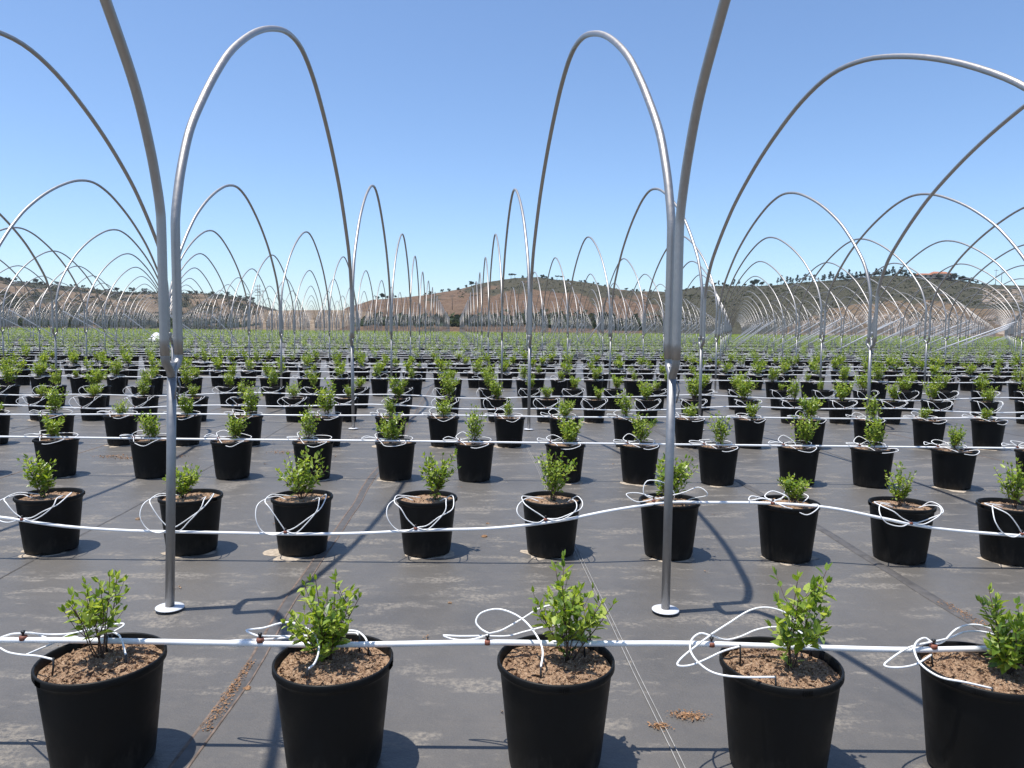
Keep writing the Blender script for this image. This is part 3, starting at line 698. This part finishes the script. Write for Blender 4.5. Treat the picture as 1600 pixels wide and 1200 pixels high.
# rows of pots
rows = []
ROW1 = [(-1.48, 2.565), (-0.64, 2.574), (0.17, 2.592), (0.99, 2.583), (1.72, 2.556)]
ROW2 = [(-3.28, 5.112), (-2.28, 5.121), (-1.49, 5.13), (-0.6, 5.139), (0.29, 5.148), (1.13, 5.121), (1.96, 5.085), (2.76, 5.076), (3.53, 5.068)]
ROW3 = [(-4.83, 7.677), (-3.82, 7.677), (-2.96, 7.659), (-2.1, 7.659), (-1.23, 7.677), (-0.39, 7.659), (0.57, 7.659), (1.35, 7.632), (2.17, 7.588), (3.02, 7.606), (3.77, 7.552), (4.59, 7.499), (5.45, 7.463)]
rows.append(dict(y=2.58, s=0, pots=[(-2.33, 2.57)] + ROW1 + [(2.56, 2.55)]))
rows.append(dict(y=5.13, s=0, pots=[(-4.1, 5.11)] + ROW2 + [(4.38, 5.06)]))
rows.append(dict(y=7.66, s=0, pots=[(-5.68, 7.68)] + ROW3 + [(6.3, 7.44)]))
ys = [9.9]
for k in range(1, NPOST):
    y0 = post_y(k); ys += [y0 + d for d in ((1.15, 3.45, 5.8) if k > 1 else (1.03, 3.15, 5.7))]
ROW4 = [-6.1, -5.25, -4.4, -3.58, -2.5, -1.64, -.93, -.03, .72]
for r_i, y in enumerate(ys):
    rr = random.Random(900 + r_i); ph = rr.uniform(0, .85); half = .735 * y + 2.5; P = []
    n = int(2 * half / .855) + 1
    for j in range(n):
        x = -half + ph + j * .855 + rr.uniform(-.05, .05); P.append((x, y + .04 * x + rr.uniform(-.035, .035)))
    if r_i == 0: P = [(x, y + .03 * x) for x in ([-8.7, -7.8, -6.95] + ROW4 + [1.6 + .84 * q for q in range(9)])]
    rows.append(dict(y=y, s=.04, pots=P))

def pot_thing(x, y, ri, j, meshes, rr, dx=0, dy=0, sc=1.0, rz=None):
    root = empty('potted_shrub', (x, y, 0.003)); root.rotation_euler = (0, 0, 0)
    pm, sm, (stm, lfm) = meshes
    p = link('pot', pm, root); p.rotation_euler = (0, 0, rr.uniform(0, 6.28))
    s = link('soil', sm, root); s.rotation_euler = (0, 0, rr.uniform(0, 6.28))
    rz = rr.uniform(-.5, .5) if rz is None else rz
    for nm, me in (('stems', stm), ('foliage', lfm)):
        o = link(nm, me, root); o.location = (dx, dy, .368); o.rotation_euler = (0, 0, rz); o.scale = (sc, sc, sc)
    return root
R1LAB = ['black pot of sparse open twiggy shrub, first fully seen pot in the nearest row', 'black pot of bushy shrub, second from left in the nearest row',
         'black pot of leafy upright shrub, middle of the nearest row', 'black pot of tall thin shrub leaning right, just right of the right post', 'black pot of dense shrub cut by the right edge, nearest row']
NLOD = 0; STUFF_FROM = None; total = 0
for ri, row in enumerate(rows):
    vis = [(x, y, q) for x, y in row['pots'] for q in [in_view([(x, y, .0), (x - .2, y, .4), (x + .2, y, .4), (x, y, .7)])]]
    nv = sum(1 for v in vis if v[2])
    if total + nv > 297: STUFF_FROM = ri; break
    total += nv; c = 0
    for j, (x, y, q) in enumerate(vis):
        if not q and ri > 2: continue
        rr = random.Random(ri * 1000 + j)
        if ri == 0: 
            jj = (j - 1) % 5; off = [(-.02, .03), (-.03, .03), (.05, .04), (.045, .0), (.09, .0)][jj]
            root = pot_thing(x, y, ri, j, (POT_A, SOIL_A[j % 3], NEAR[jj]), rr, off[0], off[1], 1.0, 0)
        elif ri == 1:
            dxs = [0, -.07, -.08, .0, .10, .02, -.02, .06, -.02, .04, 0]; scs = [1, 1.03, .82, 1.0, 1.1, .92, 1.18, .85, .75, .95, 1]
            root = pot_thing(x, y, ri, j, (POT_B, SOIL_B[j % 2], MID[[0, 0, 3, 7, 1, 2, 6, 9, 5, 4, 8][j]]), rr, dxs[j] * .6, 0, scs[j] * 1.06, rr.uniform(-.3, .3))
        elif ri == 2:
            root = pot_thing(x, y, ri, j, (POT_B, SOIL_B[j % 2], rr.choice(MID)), rr, rr.uniform(-.05, .07), 0, rr.uniform(.85, 1.18))
        else:
            lod = ri < 7
            root = pot_thing(x, y, ri, j, (POT_B if lod else POT_C, SOIL_B[j % 2] if ri < 5 else SOIL_C, rr.choice(MID if lod else LOW)), rr, rr.uniform(-.06, .06), rr.uniform(-.04, .04), rr.choice([.7, .9, 1.0, 1.1, 1.2, 1.25, 1.35, 1.45]))
        if q:
            c += 1
            if ri == 0: lab = R1LAB[min(c, 5) - 1]
            elif ri == 1: lab = f"black pot with small leafy shrub, {ordw(c)} from left in the second nearest row"
            else: lab = f"black pot with leafy shrub, {ordw(c)} from left in the {ordw(ri + 1)} nearest row"
        else: lab = 'black pot with small shrub just outside the picture at the end of a near row'
        tag(root, lab, 'potted shrub', 'black pots of young shrubs in rows')
# the rest of the pots as one mass
rnd = np.random.RandomState(77)
def far_mass():
    PV, PF, pn = [], [], 0; LC, LS = [], []
    for row in rows[STUFF_FROM:]:
        y = row['y']
        seg = 10 if y < 60 else (7 if y < 120 else 5)
        b_ = MB(); lathe(b_, [(.164, 0), (.2035, .36), (.215, .374), (.214, .397), (.198, .395), (.196, .33)], seg)
        tv = np.array(b_.v); tf = np.array(b_.f)
        nl, ls = ((80, .060) if y < 60 else (26, .11) if y < 120 else (12, .17))
        for x, yy in row['pots']:
            PV.append(tv + np.array([[x, yy, 0]])); PF.append(tf + pn); pn += len(tv)
            hh = rnd.uniform(.32, .54); ww = rnd.uniform(.11, .19); ln = rnd.uniform(-.06, .06)
            z = rnd.uniform(.1, 1, nl); a = rnd.uniform(0, 6.28, nl); r_ = ww * np.sqrt(rnd.uniform(0, 1, nl)) * (.45 + .8 * z)
            LC.append(np.stack([x + ln * z + r_ * np.cos(a), yy + r_ * np.sin(a), .38 + hh * z], 1)); LS.append(rnd.uniform(.7, 1.2, nl) * ls)
    me = np_mesh('distant_pots', np.concatenate(PV), np.concatenate(PF), [M['pot']], smooth=True)
    o = link('distant_pots', me); tag(o, 'far rows of black pots packed towards the horizon', 'pots', kind='stuff')
    V, F = quads_cloud(np.concatenate(LC), np.concatenate(LS), rnd, 0.5)
    o = link('distant_shrubs', np_mesh('distant_shrubs', V, F, [M['leaf']])); tag(o, 'green mass of far potted shrubs towards the horizon', 'shrubs', kind='stuff')
far_mass()

# ================================================================== IRRIGATION
TUBES1 = [{'d':(-1.829,2.663,0.422),'t':[[(-1.825,2.663,0.442),(-1.813,2.699,0.427),(-1.732,2.699,0.4),(-1.687,2.716,0.416),(-1.61,2.743,0.429),(-1.517,2.761,0.442),(-1.496,2.743,0.44),(-1.526,2.725,0.423)],[(-1.823,2.663,0.445),(-1.766,2.716,0.415),(-1.679,2.725,0.417),(-1.59,2.725,0.437),(-1.502,2.699,0.43),(-1.451,2.645,0.431),(-1.391,2.565,0.403)],[(-1.828,2.663,0.442),(-1.886,2.672,0.433),(-1.955,2.69,0.397),(-1.875,2.627,0.388),(-1.754,2.529,0.422),(-1.654,2.476,0.442),(-1.592,2.467,0.434)],[(-1.741,2.547,0.413),(-1.74,2.654,0.396),(-1.673,2.708,0.411),(-1.613,2.699,0.396),(-1.543,2.69,0.422),(-1.507,2.654,0.435)]],'s':[(-1.572,2.449,0.395),(-1.378,2.547,0.385),(-1.493,2.618,0.41)]},
{'d':(-0.938,2.663,0.418),'t':[[(-0.944,2.663,0.439),(-1.006,2.708,0.442),(-0.944,2.716,0.449),(-0.88,2.716,0.468),(-0.826,2.69,0.482),(-0.756,2.636,0.484),(-0.701,2.565,0.479),(-0.679,2.52,0.454),(-0.684,2.485,0.423),(-0.705,2.467,0.407)],[(-0.944,2.663,0.441),(-0.88,2.716,0.417),(-0.77,2.734,0.414),(-0.659,2.752,0.424),(-0.596,2.743,0.429),(-0.557,2.708,0.423),(-0.536,2.672,0.415)],[(-0.94,2.663,0.429),(-1.003,2.672,0.397),(-1.118,2.699,0.379),(-1.139,2.716,0.39),(-1.012,2.699,0.408),(-0.901,2.708,0.41),(-0.747,2.734,0.414),(-0.606,2.725,0.429),(-0.571,2.69,0.435)]],'s':[(-0.693,2.44,0.392),(-0.581,2.61,0.397),(-0.531,2.672,0.406)]},
{'d':(-0.083,2.663,0.439),'t':[[(-0.077,2.663,0.458),(-0.11,2.69,0.465),(-0.129,2.708,0.485),(-0.111,2.725,0.511),(-0.056,2.725,0.528),(-0.001,2.708,0.524),(0.054,2.672,0.506),(0.097,2.601,0.482),(0.119,2.538,0.451),(0.11,2.476,0.414)],[(-0.077,2.663,0.458),(-0.028,2.69,0.461),(0.045,2.716,0.493),(0.119,2.734,0.531),(0.198,2.743,0.541),(0.266,2.725,0.52),(0.285,2.699,0.484),(0.28,2.672,0.448)],[(-0.081,2.663,0.453),(-0.146,2.69,0.422),(-0.211,2.708,0.414),(-0.255,2.716,0.426),(-0.193,2.716,0.424),(-0.101,2.699,0.433),(-0.009,2.716,0.426),(0.065,2.734,0.438),(0.158,2.752,0.453),(0.261,2.761,0.458),(0.309,2.725,0.449)]],'s':[(0.11,2.458,0.388),(0.233,2.583,0.414),(0.301,2.69,0.427)]},
{'d':(0.759,2.663,0.442),'t':[[(0.755,2.663,0.458),(0.719,2.672,0.463),(0.681,2.645,0.451),(0.66,2.583,0.438),(0.67,2.512,0.426),(0.711,2.458,0.413),(0.784,2.423,0.416),(0.91,2.414,0.421)],[(0.753,2.663,0.458),(0.695,2.627,0.436),(0.623,2.565,0.414),(0.603,2.529,0.386),(0.646,2.529,0.391),(0.71,2.565,0.41),(0.785,2.601,0.426),(0.849,2.61,0.441)],[(0.757,2.663,0.463),(0.83,2.699,0.49),(0.919,2.725,0.532),(0.991,2.734,0.541),(1.058,2.725,0.524),(1.089,2.708,0.499),(1.085,2.672,0.462)],[(0.76,2.663,0.458),(0.825,2.708,0.423),(0.886,2.725,0.428),(0.956,2.743,0.449),(1.033,2.752,0.457),(1.104,2.743,0.451),(1.137,2.708,0.433),(1.137,2.69,0.417)]],'s':[(0.92,2.387,0.395),(0.85,2.583,0.435),(1.057,2.61,0.397),(1.135,2.69,0.408)]},
{'d':(1.594,2.663,0.424),'t':[[(1.586,2.663,0.441),(1.564,2.672,0.453),(1.518,2.645,0.446),(1.479,2.583,0.437),(1.467,2.512,0.421),(1.501,2.458,0.39),(1.564,2.423,0.374),(1.653,2.414,0.363)],[(1.591,2.663,0.443),(1.492,2.645,0.427),(1.385,2.583,0.4),(1.35,2.538,0.38),(1.397,2.529,0.376),(1.471,2.556,0.395),(1.557,2.61,0.416)],[(1.6,2.663,0.434),(1.653,2.699,0.428),(1.713,2.725,0.464),(1.779,2.743,0.477),(1.84,2.743,0.47),(1.885,2.725,0.447),(1.9,2.699,0.421)],[(1.595,2.663,0.443),(1.686,2.716,0.435),(1.767,2.743,0.449),(1.856,2.752,0.442),(1.908,2.716,0.423)]],'s':[(1.649,2.387,0.347),(1.544,2.583,0.415),(1.886,2.672,0.405)]},]
PIPE_R, DRIP_R = .0108, .0037
def dripper(root, p):
    q = MB(); lathe(q, [(.0, -.010), (.0135, -.009), (.0148, -.002), (.0138, .005), (.0095, .0075), (0, .0075)], 14, 0, p)
    lathe(q, [(.0045, .008), (.0045, .018), (.008, .019), (.008, .025), (0, .026)], 10, 1, p)
    return q.build('dripper', [M['dripper'], M['black']], root)
def stake(root, p, rr):
    q = MB(); p = Vector(p); tube(q, [(p.x, p.y, p.z + .012), (p.x + rr.uniform(-.004, .004), p.y - .004, p.z - .02), (p.x + rr.uniform(-.008, .008), p.y - .008, .345)], .0035, 6)
    return q.build('stake', M['black'], root)
def conform(x, y, pots):      # tube ends stay above soil
    return .37
# row 1, pipe lies over the pots
def pipe_root(n, y):
    lab = {1: 'white irrigation pipe lying across the pots of the nearest row', 2: 'white irrigation pipe sagging down in front of the second nearest row of pots'}.get(n, f'white irrigation pipe along the {ordw(n)} nearest row of pots')
    r_ = empty('irrigation_pipe', (0, y, 0)); tag(r_, lab, 'irrigation pipe', 'white irrigation pipes along the pot rows'); return r_
def shift(pts, y): return [(p[0], p[1] - y, p[2]) for p in pts]
Y1 = 2.663
r1 = pipe_root(1, Y1)
q = MB(); tube(q, catmull([(-3.0, 0, .405), (-2.05, 0, .413), (-1.9, 0, .415), (-1.546, 0, .416), (-1.115, 0, .412), (-.66, 0, .409), (-.09, 0, .423), (.25, 0, .422), (.655, 0, .426), (.966, 0, .42), (1.445, 0, .41), (1.73, 0, .416), (2.07, 0, .422), (3.0, 0, .41)], 6), PIPE_R, 12)
q.build('main_pipe', M['white'], r1)
rr = random.Random(3)
for tset in TUBES1:
    d = tset['d']; dripper(r1, (d[0], 0, .4155 + PIPE_R))
    for t in tset['t']:
        q = MB(); t = [t[0]] + [(p[0], p[1], max(p[2], .405 if abs(p[1] - Y1) > .06 else .39)) for p in t[1:-1]] + [(t[-1][0], t[-1][1], max(t[-1][2], .388))]
        tube(q, catmull(shift(t, Y1), 6), DRIP_R, 8); q.build('drip_tube', M['white'], r1)
        stake(r1, (t[-1][0], t[-1][1] - Y1, t[-1][2] - .006), rr)
# templates for drip tubing (local to pot centre, x along the row, y depth, z height); zp = pipe height
def tmplV(zp, yf, rr):
    m = zp
    def L(f): return m + (.40 - m) * f
    j = lambda a=.012: rr.uniform(-a, a)
    c = -.045 + j()
    return c, [[(c, yf, m + .02), (-.10 + j(), yf, L(.45)), (-.155 + j(), yf + .01, L(.85)), (-.20, yf + .06, .405), (-.212, -.04, .412), (-.17, .0, .405), (-.05 + j(), .03, .385)],
        [(c, yf, m + .02), (-.12 + j(), yf - .015, m - .005), (-.20 + j(), yf - .01, L(.12)), (-.25 + j(), yf + .0, L(.55)), (-.23 + j(), yf + .06, L(.95)), (-.17, -.06, .408), (-.09 + j(), -.05, .382)],
        [(c, yf, m + .02), (.02 + j(), yf, L(.2)), (.11 + j(), yf, L(.52)), (.185 + j(), yf + .02, L(.8)), (.205, yf + .09, .41), (.18, -.04, .42), (.13 + j(), -.01, .382)],
        [(c, yf, m + .02), (.03, yf - .015, m + .01), (.10 + j(), yf - .01, L(.35)), (.16 + j(), yf, L(.78)), (.165 + j(), yf + .05, .412), (.14, -.08, .405), (.10 + j(), -.05, .38)]]
def tmplB(zp, yf, rr):
    j = lambda a=.014: rr.uniform(-a, a); c = -.15 + j(.03)
    return c, [[(c, yf, .43), (c - .08, yf - .02, .44 + j()), (c - .15 + j(.03), yf, .435), (c - .13 + j(), yf + .04, .452 + j()), (c - .05, yf + .05, .44), (c + .06, yf + .04, .43), (.0 + j(.04), .07, .425), (.08, .03, .385)],
        [(c, yf, .43), (c + .05, yf - .10, .415), (c + .11 + j(), -.20, .385 + j()), (c + .20 + j(), -.222, .372 + j()), (c + .29 + j(), -.19, .40), (c + .30, -.12, .412), (.06, -.06, .385)],
        [(c, yf, .43), (c + .10, yf + .07, .44 + j()), (.02, .12 + j(), .445 + j()), (.12 + j(), .13, .435), (.17 + j(), .08, .42), (.12, .04, .385)],
        [(c, yf, .43), (c - .04, yf + .05, .46 + j(.02)), (c + .03, yf + .09, .48 + j(.03)), (c + .12, yf + .05, .45), (c + .15, -.02, .385)]]
def tmplC(zp, yf, rr):
    j = lambda a=.02: rr.uniform(-a, a); c = -.12 + j(.03)
    return c, [[(c, yf, .43), (c - .07, yf, .48 + j()), (c - .03 + j(), yf + .02, .545 + j()), (c + .08, yf + .03, .55 + j()), (c + .14, yf, .48), (c + .16, -.03, .385)],
        [(c, yf, .43), (c - .12, yf - .03, .42), (c - .19 + j(), yf, .45 + j()), (c - .1, yf + .03, .47 + j()), (c + .03, yf + .02, .435), (.02, .05, .385)],
        [(c, yf, .43), (.05, yf - .02, .50 + j()), (.15 + j(), yf, .53 + j()), (.22 + j(), yf - .02, .47), (.15, -.05, .42), (.08, -.04, .385)]]
def row_irrigation(ri, row):
    n = ri + 1; y = row['y']; s = row['s']; P = row['pots']; rr = random.Random(5000 + ri); root = pipe_root(n, y)
    if ri == 1:
        pts = [(-4.6, 5.50, .29), (-3.73, 5.50, .296), (-3.476, 5.50, .29), (-3.04, 5.50, .232), (-2.6, 5.5, .205), (-2.17, 5.5, .2), (-1.517, 5.5, .193), (-1.037, 5.5, .202), (-.557, 5.5, .229), (-.12, 5.5, .246), (.314, 5.52, .295), (.704, 5.56, .365), (1.074, 5.62, .408), (1.34, 5.62, .412), (1.785, 5.61, .413), (2.185, 5.58, .392), (2.53, 5.51, .338), (2.75, 5.5, .296), (3.06, 5.49, .259), (3.76, 5.49, .217), (4.7, 5.48, .2)]
        pts = [(x, yy * KY - .02, z) for x, yy, z in pts]
        lay = lambda x: (np.interp(x, [p[0] for p in pts], [p[1] for p in pts]), np.interp(x, [p[0] for p in pts], [p[2] for p in pts]))
        path = catmull([(p[0], p[1] - y, p[2]) for p in pts], 5)
    else:
        down = (ri % 6 == 4 or ri in (5,)) if ri > 2 else False
        x0, x1 = P[0][0] - .6, P[-1][0] + .6
        if ri == 2: base = lambda x: (7.60 - .011 * x, float(np.interp(x, [-5.4, -3.4, -1.3, .7, 2.7, 5.4], [.412, .408, .413, .409, .408, .408])))
        elif down: base = lambda x: (y + .04 * x - .25, .27 + .03 * math.sin(x * .8 + ri) + .02 * math.sin(x * 2.1))
        else: base = lambda x: (y + .04 * x + .05 * math.sin(x * .5 + ri), .411 + .006 * math.sin(x * 1.7 + ri))
        lay = base; nn = max(6, int((x1 - x0) / (.5 if y < 40 else 2.5)))
        path = [(x0 + (x1 - x0) * t / nn,) + (lambda b_: (b_[0] - y, b_[1]))(base(x0 + (x1 - x0) * t / nn)) for t in range(nn + 1)]
    q = MB(); tube(q, path, PIPE_R, 8 if y < 20 else (5 if y < 60 else 4)); q.build('main_pipe', M['white'], root)
    stuff = ri >= 5; Q = MB()
    for x, yy in P:
        if y < 60 and not in_view([(x, yy, .2), (x, yy, .4)], 60): continue
        if y > 120: break
        py, pz = lay(x)
        if y > 45:
            if rr.random() < .15: continue
            a = rr.uniform(-.2, .1); hh = rr.uniform(.06, .24)
            pth = [(x + a, yy - y - .1, .40), (x + a - .06, yy - y - .1, .40 + hh * .6), (x + a + .03, yy - y - .08, .40 + hh), (x + a + .13, yy - y - .08, .40 + hh * .5), (x + a + .16, yy - y, .38)]
            tube(Q, pth, DRIP_R * (1.3 if y < 80 else 1.8), 3, caps=False); continue
        low = pz < .37
        c, tb = (tmplV(pz, py - yy, rr) if low else (tmplB if (ri in (2, 3) or rr.random() < .6) else tmplC)(pz, py - yy, rr))
        if y < 14: dripper(root, (x + c, py - y, pz + PIPE_R + .004))
        for t in tb:
            if stuff: tube(Q, [(x + p[0], yy + p[1] - y, p[2]) for p in (catmull(t, 3) if y < 25 else catmull(t, 2))], DRIP_R, 4 if y < 25 else 3, caps=False)
            elif ri <= 1:
                q = MB(); tube(q, catmull([(x + p[0], yy + p[1] - y, p[2]) for p in t], 5), DRIP_R, 7); q.build('drip_tube', M['white'], root)
            else: tube(Q, catmull([(x + p[0], yy + p[1] - y, p[2]) for p in t], 4), DRIP_R, 6)
        if 1 < ri < 5:
            Q.build('drip_tube', M['white'], root); Q = MB()
    if stuff and Q.n: tag(Q.build('drip_tubing', M['white'], root), kind='stuff')
for ri, row in enumerate(rows):
    if ri: row_irrigation(ri, row)

# ================================================================== FABRIC SEAMS, DIRT, SMALL THINGS
def strip(name, m, x4, y0, y1, w, h, slope, rr, wob=.012):
    q = MB(); n = int((y1 - y0) / .25) + 2; V = []; F = []
    for t in range(n):
        y = y0 + (y1 - y0) * t / (n - 1); xc = x4 + slope * (y - 3.56) + wob * mnoise.noise(Vector((0, y * 1.1, x4))) * 2
        ww = w * (1 + .3 * mnoise.noise(Vector((3, y * 2, x4)))); hh = h * (1 + .5 * mnoise.noise(Vector((5, y * 3, x4))))
        for dx, z in ((-ww, .002), (-ww * .6, hh), (ww * .2, hh * 1.15), (ww * .75, hh * .9), (ww, .002)): V.append((xc + dx, y, z))
    for t in range(n - 1):
        for k in range(4): F.append((t * 5 + k, t * 5 + k + 1, (t + 1) * 5 + k + 1, (t + 1) * 5 + k))
    q.add(V, F); return q.build(name, m)
rr = random.Random(12)
seam_lab = {-1: ('muddy brown fabric seam between the first two pots of the nearest row', 'seambrown'), 1: ('dark raised fabric fold with bark bits towards the right', 'seam')}
for k in range(-6, 8):
    x4 = -1.24 + 1.93 * k
    if k == 1: continue
    if k == 0:
        root = empty('fabric_seam', (0, 0, 0)); tag(root, 'muddy brown double fabric seam between the two leftmost near pots', 'fabric seam', 'lengthwise seams in the ground fabric')
        for dx, w, m_ in ((-.035, .007, 'seambrown'), (.03, .005, 'seambrown')):
            o = strip('seam_edge', M[m_], x4 + dx, 1.2, 40, w, .004, -.056, rr, .02); o.parent = root
        o = strip('seam_overlap', M['seam'], x4, 1.2, 40, .03, .0025, -.056, rr, .02); o.parent = root
    elif k == 2:
        o = strip('fabric_seam', M['seam'], x4 - .04, 1.2, 40, .038, .010, -.034, rr, .02); tag(o, 'dark raised fabric fold with bark bits, running to the right pot', 'fabric seam', 'lengthwise seams in the ground fabric')
    else:
        o = strip('fabric_seam', M['seam'] if k % 2 else M['seambrown'], x4, 2.0, 45, .009, .003, -.056, rr)
        tag(o, f"thin faint fabric seam, {ordw(k + 7)} lengthwise seam counted from the left", 'fabric seam', 'lengthwise seams in the ground fabric')
root = empty('fabric_seam', (0, 0, 0)); tag(root, 'pair of thin pale threads along the fabric right of the middle pot', 'fabric seam', 'lengthwise seams in the ground fabric')
for dx in (-.010, .010):
    q = MB(); tube(q, [(.575 + dx - .058 * (y - 3.56) + .012 * mnoise.noise(Vector((1, y * .9, 0))), y, .005) for y in np.arange(1.2, 30, .3)], .0019, 5); o = q.build('thread', M['thread'], root)
# chips
def chip_heap(name, pts, n, spread, label, seed, m='chips', size=.006):
    rr = random.Random(seed); q = MB()
    for _ in range(n):
        c = rr.choice(pts); x = c[0] + rr.gauss(0, spread[0]); y = c[1] + rr.gauss(0, spread[1]); z = .003 + abs(rr.gauss(0, .003)); s = size * rr.uniform(.4, 1.3)
        P = [Vector((x, y, z)) + Vector((rr.uniform(-1, 1), rr.uniform(-1, 1), rr.uniform(0, .8))) * s for _ in range(4)]
        q.add([tuple(p) for p in P], [(0, 1, 2), (0, 2, 3), (0, 3, 1), (1, 3, 2)])
    o = q.build(name, M[m], smooth=False); tag(o, label, 'bark chips', kind='stuff')
chip_heap('bark_chips', [(.74, 2.92), (.77, 2.91), (.72, 2.93)], 420, (.028, .014), 'small heap of brown bark chips right of the pale threads', 1)
chip_heap('bark_chips', [(.61, 2.84)], 200, (.02, .012), 'tiny heap of bark chips on the pale threads', 2)
chip_heap('bark_chips', [(-1.2 - .03 * t, 2.8 + .55 * t) for t in np.linspace(0, 1, 14)], 500, (.013, .02), 'bark chips caught along the muddy seam', 3)
chip_heap('bark_chips', [(2.60 - .03 * t, 3.72 + .5 * t) for t in np.linspace(-.2, 1, 14)], 900, (.020, .03), 'bark chips caught along the dark fabric fold', 4)
chip_heap('bark_chips', [(-4.31, 8.77), (-4.2, 8.8), (-2.88, 9.18), (-4.9, 8.8), (-4.6, 8.7)], 700, (.10, .05), 'rust brown bark litter between the third and fourth rows', 5, size=.012)
rr = random.Random(8)
P_ = []
for row in rows[:5]:
    P_ += row['pots']
chip_heap('soil_crumbs', [(rr.uniform(-4, 5), rr.uniform(2.2, 11)) for _ in range(60)], 420, (.01, .01), 'dark crumbs of soil scattered over the fabric', 6, 'soil', .009)
# clods
for n_, (x, y, s) in enumerate([(-1.16, 3.12, .014), (-.2, 5.52, .02), (-.19, 5.9, .012), (-3.08, 5.93, .022), (-1.9, 6.7, .02), (-3.3, 7.1, .02), (.45, 4.1, .010), (-.35, 4.15, .011), (.23, 3.83, .012)]):
    q = MB(); V = []; F = []
    for j in range(5):
        for k in range(8):
            th = math.pi * j / 4; a = 2 * math.pi * k / 8; rr_ = s * (1 + .45 * mnoise.noise(Vector((j * 1.7 + n_, k * 1.3, x))))
            V.append((rr_ * 1.3 * math.sin(th) * math.cos(a), rr_ * math.sin(th) * math.sin(a), max(-.002, rr_ * .6 * math.cos(th)) + .003))
    for j in range(4):
        for k in range(8): F.append((j * 8 + k, j * 8 + (k + 1) % 8, (j + 1) * 8 + (k + 1) % 8, (j + 1) * 8 + k))
    q.add(V, F); o = q.build('soil_clod', M['chips'] if n_ in (1, 0) else M['soil'], smooth=False); o.location = (x, y, 0)
    tag(o, ['small brown clod just right of the muddy seam near the front', 'reddish brown clod between the fourth and fifth pots of the second row', 'small dark clod behind the reddish brown clod', 'dark clod left of the left post, behind the second pot row', 'dark clod on the muddy seam behind the second row', 'dark clod beside the bark litter at the left', 'tiny dark crumb in front of the fifth second-row pot', 'tiny dark crumb left of the middle shrub top', 'tiny dark crumb beside the loop of the middle pot'][n_], 'soil clod', 'loose clods on the fabric')
# pale dust washed out round the pot feet
q = MB(); rr = random.Random(21)
def blot(cx, cy, rx, ry, seed, z=.0012):
    n = 26; V = [(cx, cy, z)]
    for k in range(n):
        a = 2 * math.pi * k / n; r_ = 1 + .55 * mnoise.noise(Vector((math.cos(a) * 1.6, math.sin(a) * 1.6, seed))) + .25 * mnoise.noise(Vector((math.cos(a) * 5, math.sin(a) * 5, seed)))
        V.append((cx + rx * r_ * math.cos(a), cy + ry * r_ * math.sin(a), z))
    q.add(V, [(0, 1 + k, 1 + (k + 1) % n) for k in range(n)])
zz = .0012
for ri, row in enumerate(rows[:5]):
    for j, (x, y) in enumerate(row['pots']):
        if rr.random() < .8 and ri > 0:
            zz += .00003
            blot(x + rr.uniform(-.05, .02), y - rr.uniform(.03, .07), .165, .15, ri * 50 + j, zz)
o = q.build('dust_patches', M['dust'], smooth=False); tag(o, 'pale dust washed out round the feet of the pots', 'dust', kind='stuff')
# crumpled sheet heap
q = MB(); V = []; F = []; MI = []
nx, ny = 26, 16
for j in range(ny + 1):
    for i in range(nx + 1):
        x = (i / nx - .5) * 2.3; y = (j / ny - .5) * 2.4; e = max(0, 1 - (2 * x / 2.3) ** 2) * max(0, 1 - (2 * y / 2.4) ** 2)
        V.append((x, y, .02 + e ** .6 * (.95 + .5 * mnoise.noise(Vector((x * 1.1, y * 1.4, 2)))) + .12 * mnoise.noise(Vector((x * 3, y * 3, 5))) * e))
for j in range(ny):
    for i in range(nx): F.append((j * (nx + 1) + i, j * (nx + 1) + i + 1, (j + 1) * (nx + 1) + i + 1, (j + 1) * (nx + 1) + i)); MI.append(1 if mnoise.noise(Vector((i * .25, j * .3, 3))) > .22 else 0)
q.add(V, F); q.m = MI; o = q.build('plastic_sheet', [M['tarp'], M['black']]); o.location = (-31.4, 65, 0); o.scale = (.85, .85, .85)
tag(o, 'crumpled white and black plastic sheet heaped among far shrubs at left', 'plastic sheet')

# ================================================================== AIR
q = MB(); box(q, -1400, 1500, -60, 1150, -12, 90); hz_o = q.build('haze', [], smooth=False)
m = bpy.data.materials.new('haze_air'); m.use_nodes = True; nt = m.node_tree; nt.nodes.clear()
out = nt.nodes.new('ShaderNodeOutputMaterial'); pv = nt.nodes.new('ShaderNodeVolumePrincipled')
pv.inputs['Color'].default_value = (0.80, 0.88, 1.0, 1); pv.inputs['Density'].default_value = HAZE_D; pv.inputs['Anisotropy'].default_value = 0.2
nt.links.new(pv.outputs[0], out.inputs['Volume']); hz_o.data.materials.append(m)
tag(hz_o, 'thin blue haze over the far hills', 'haze', kind='stuff')
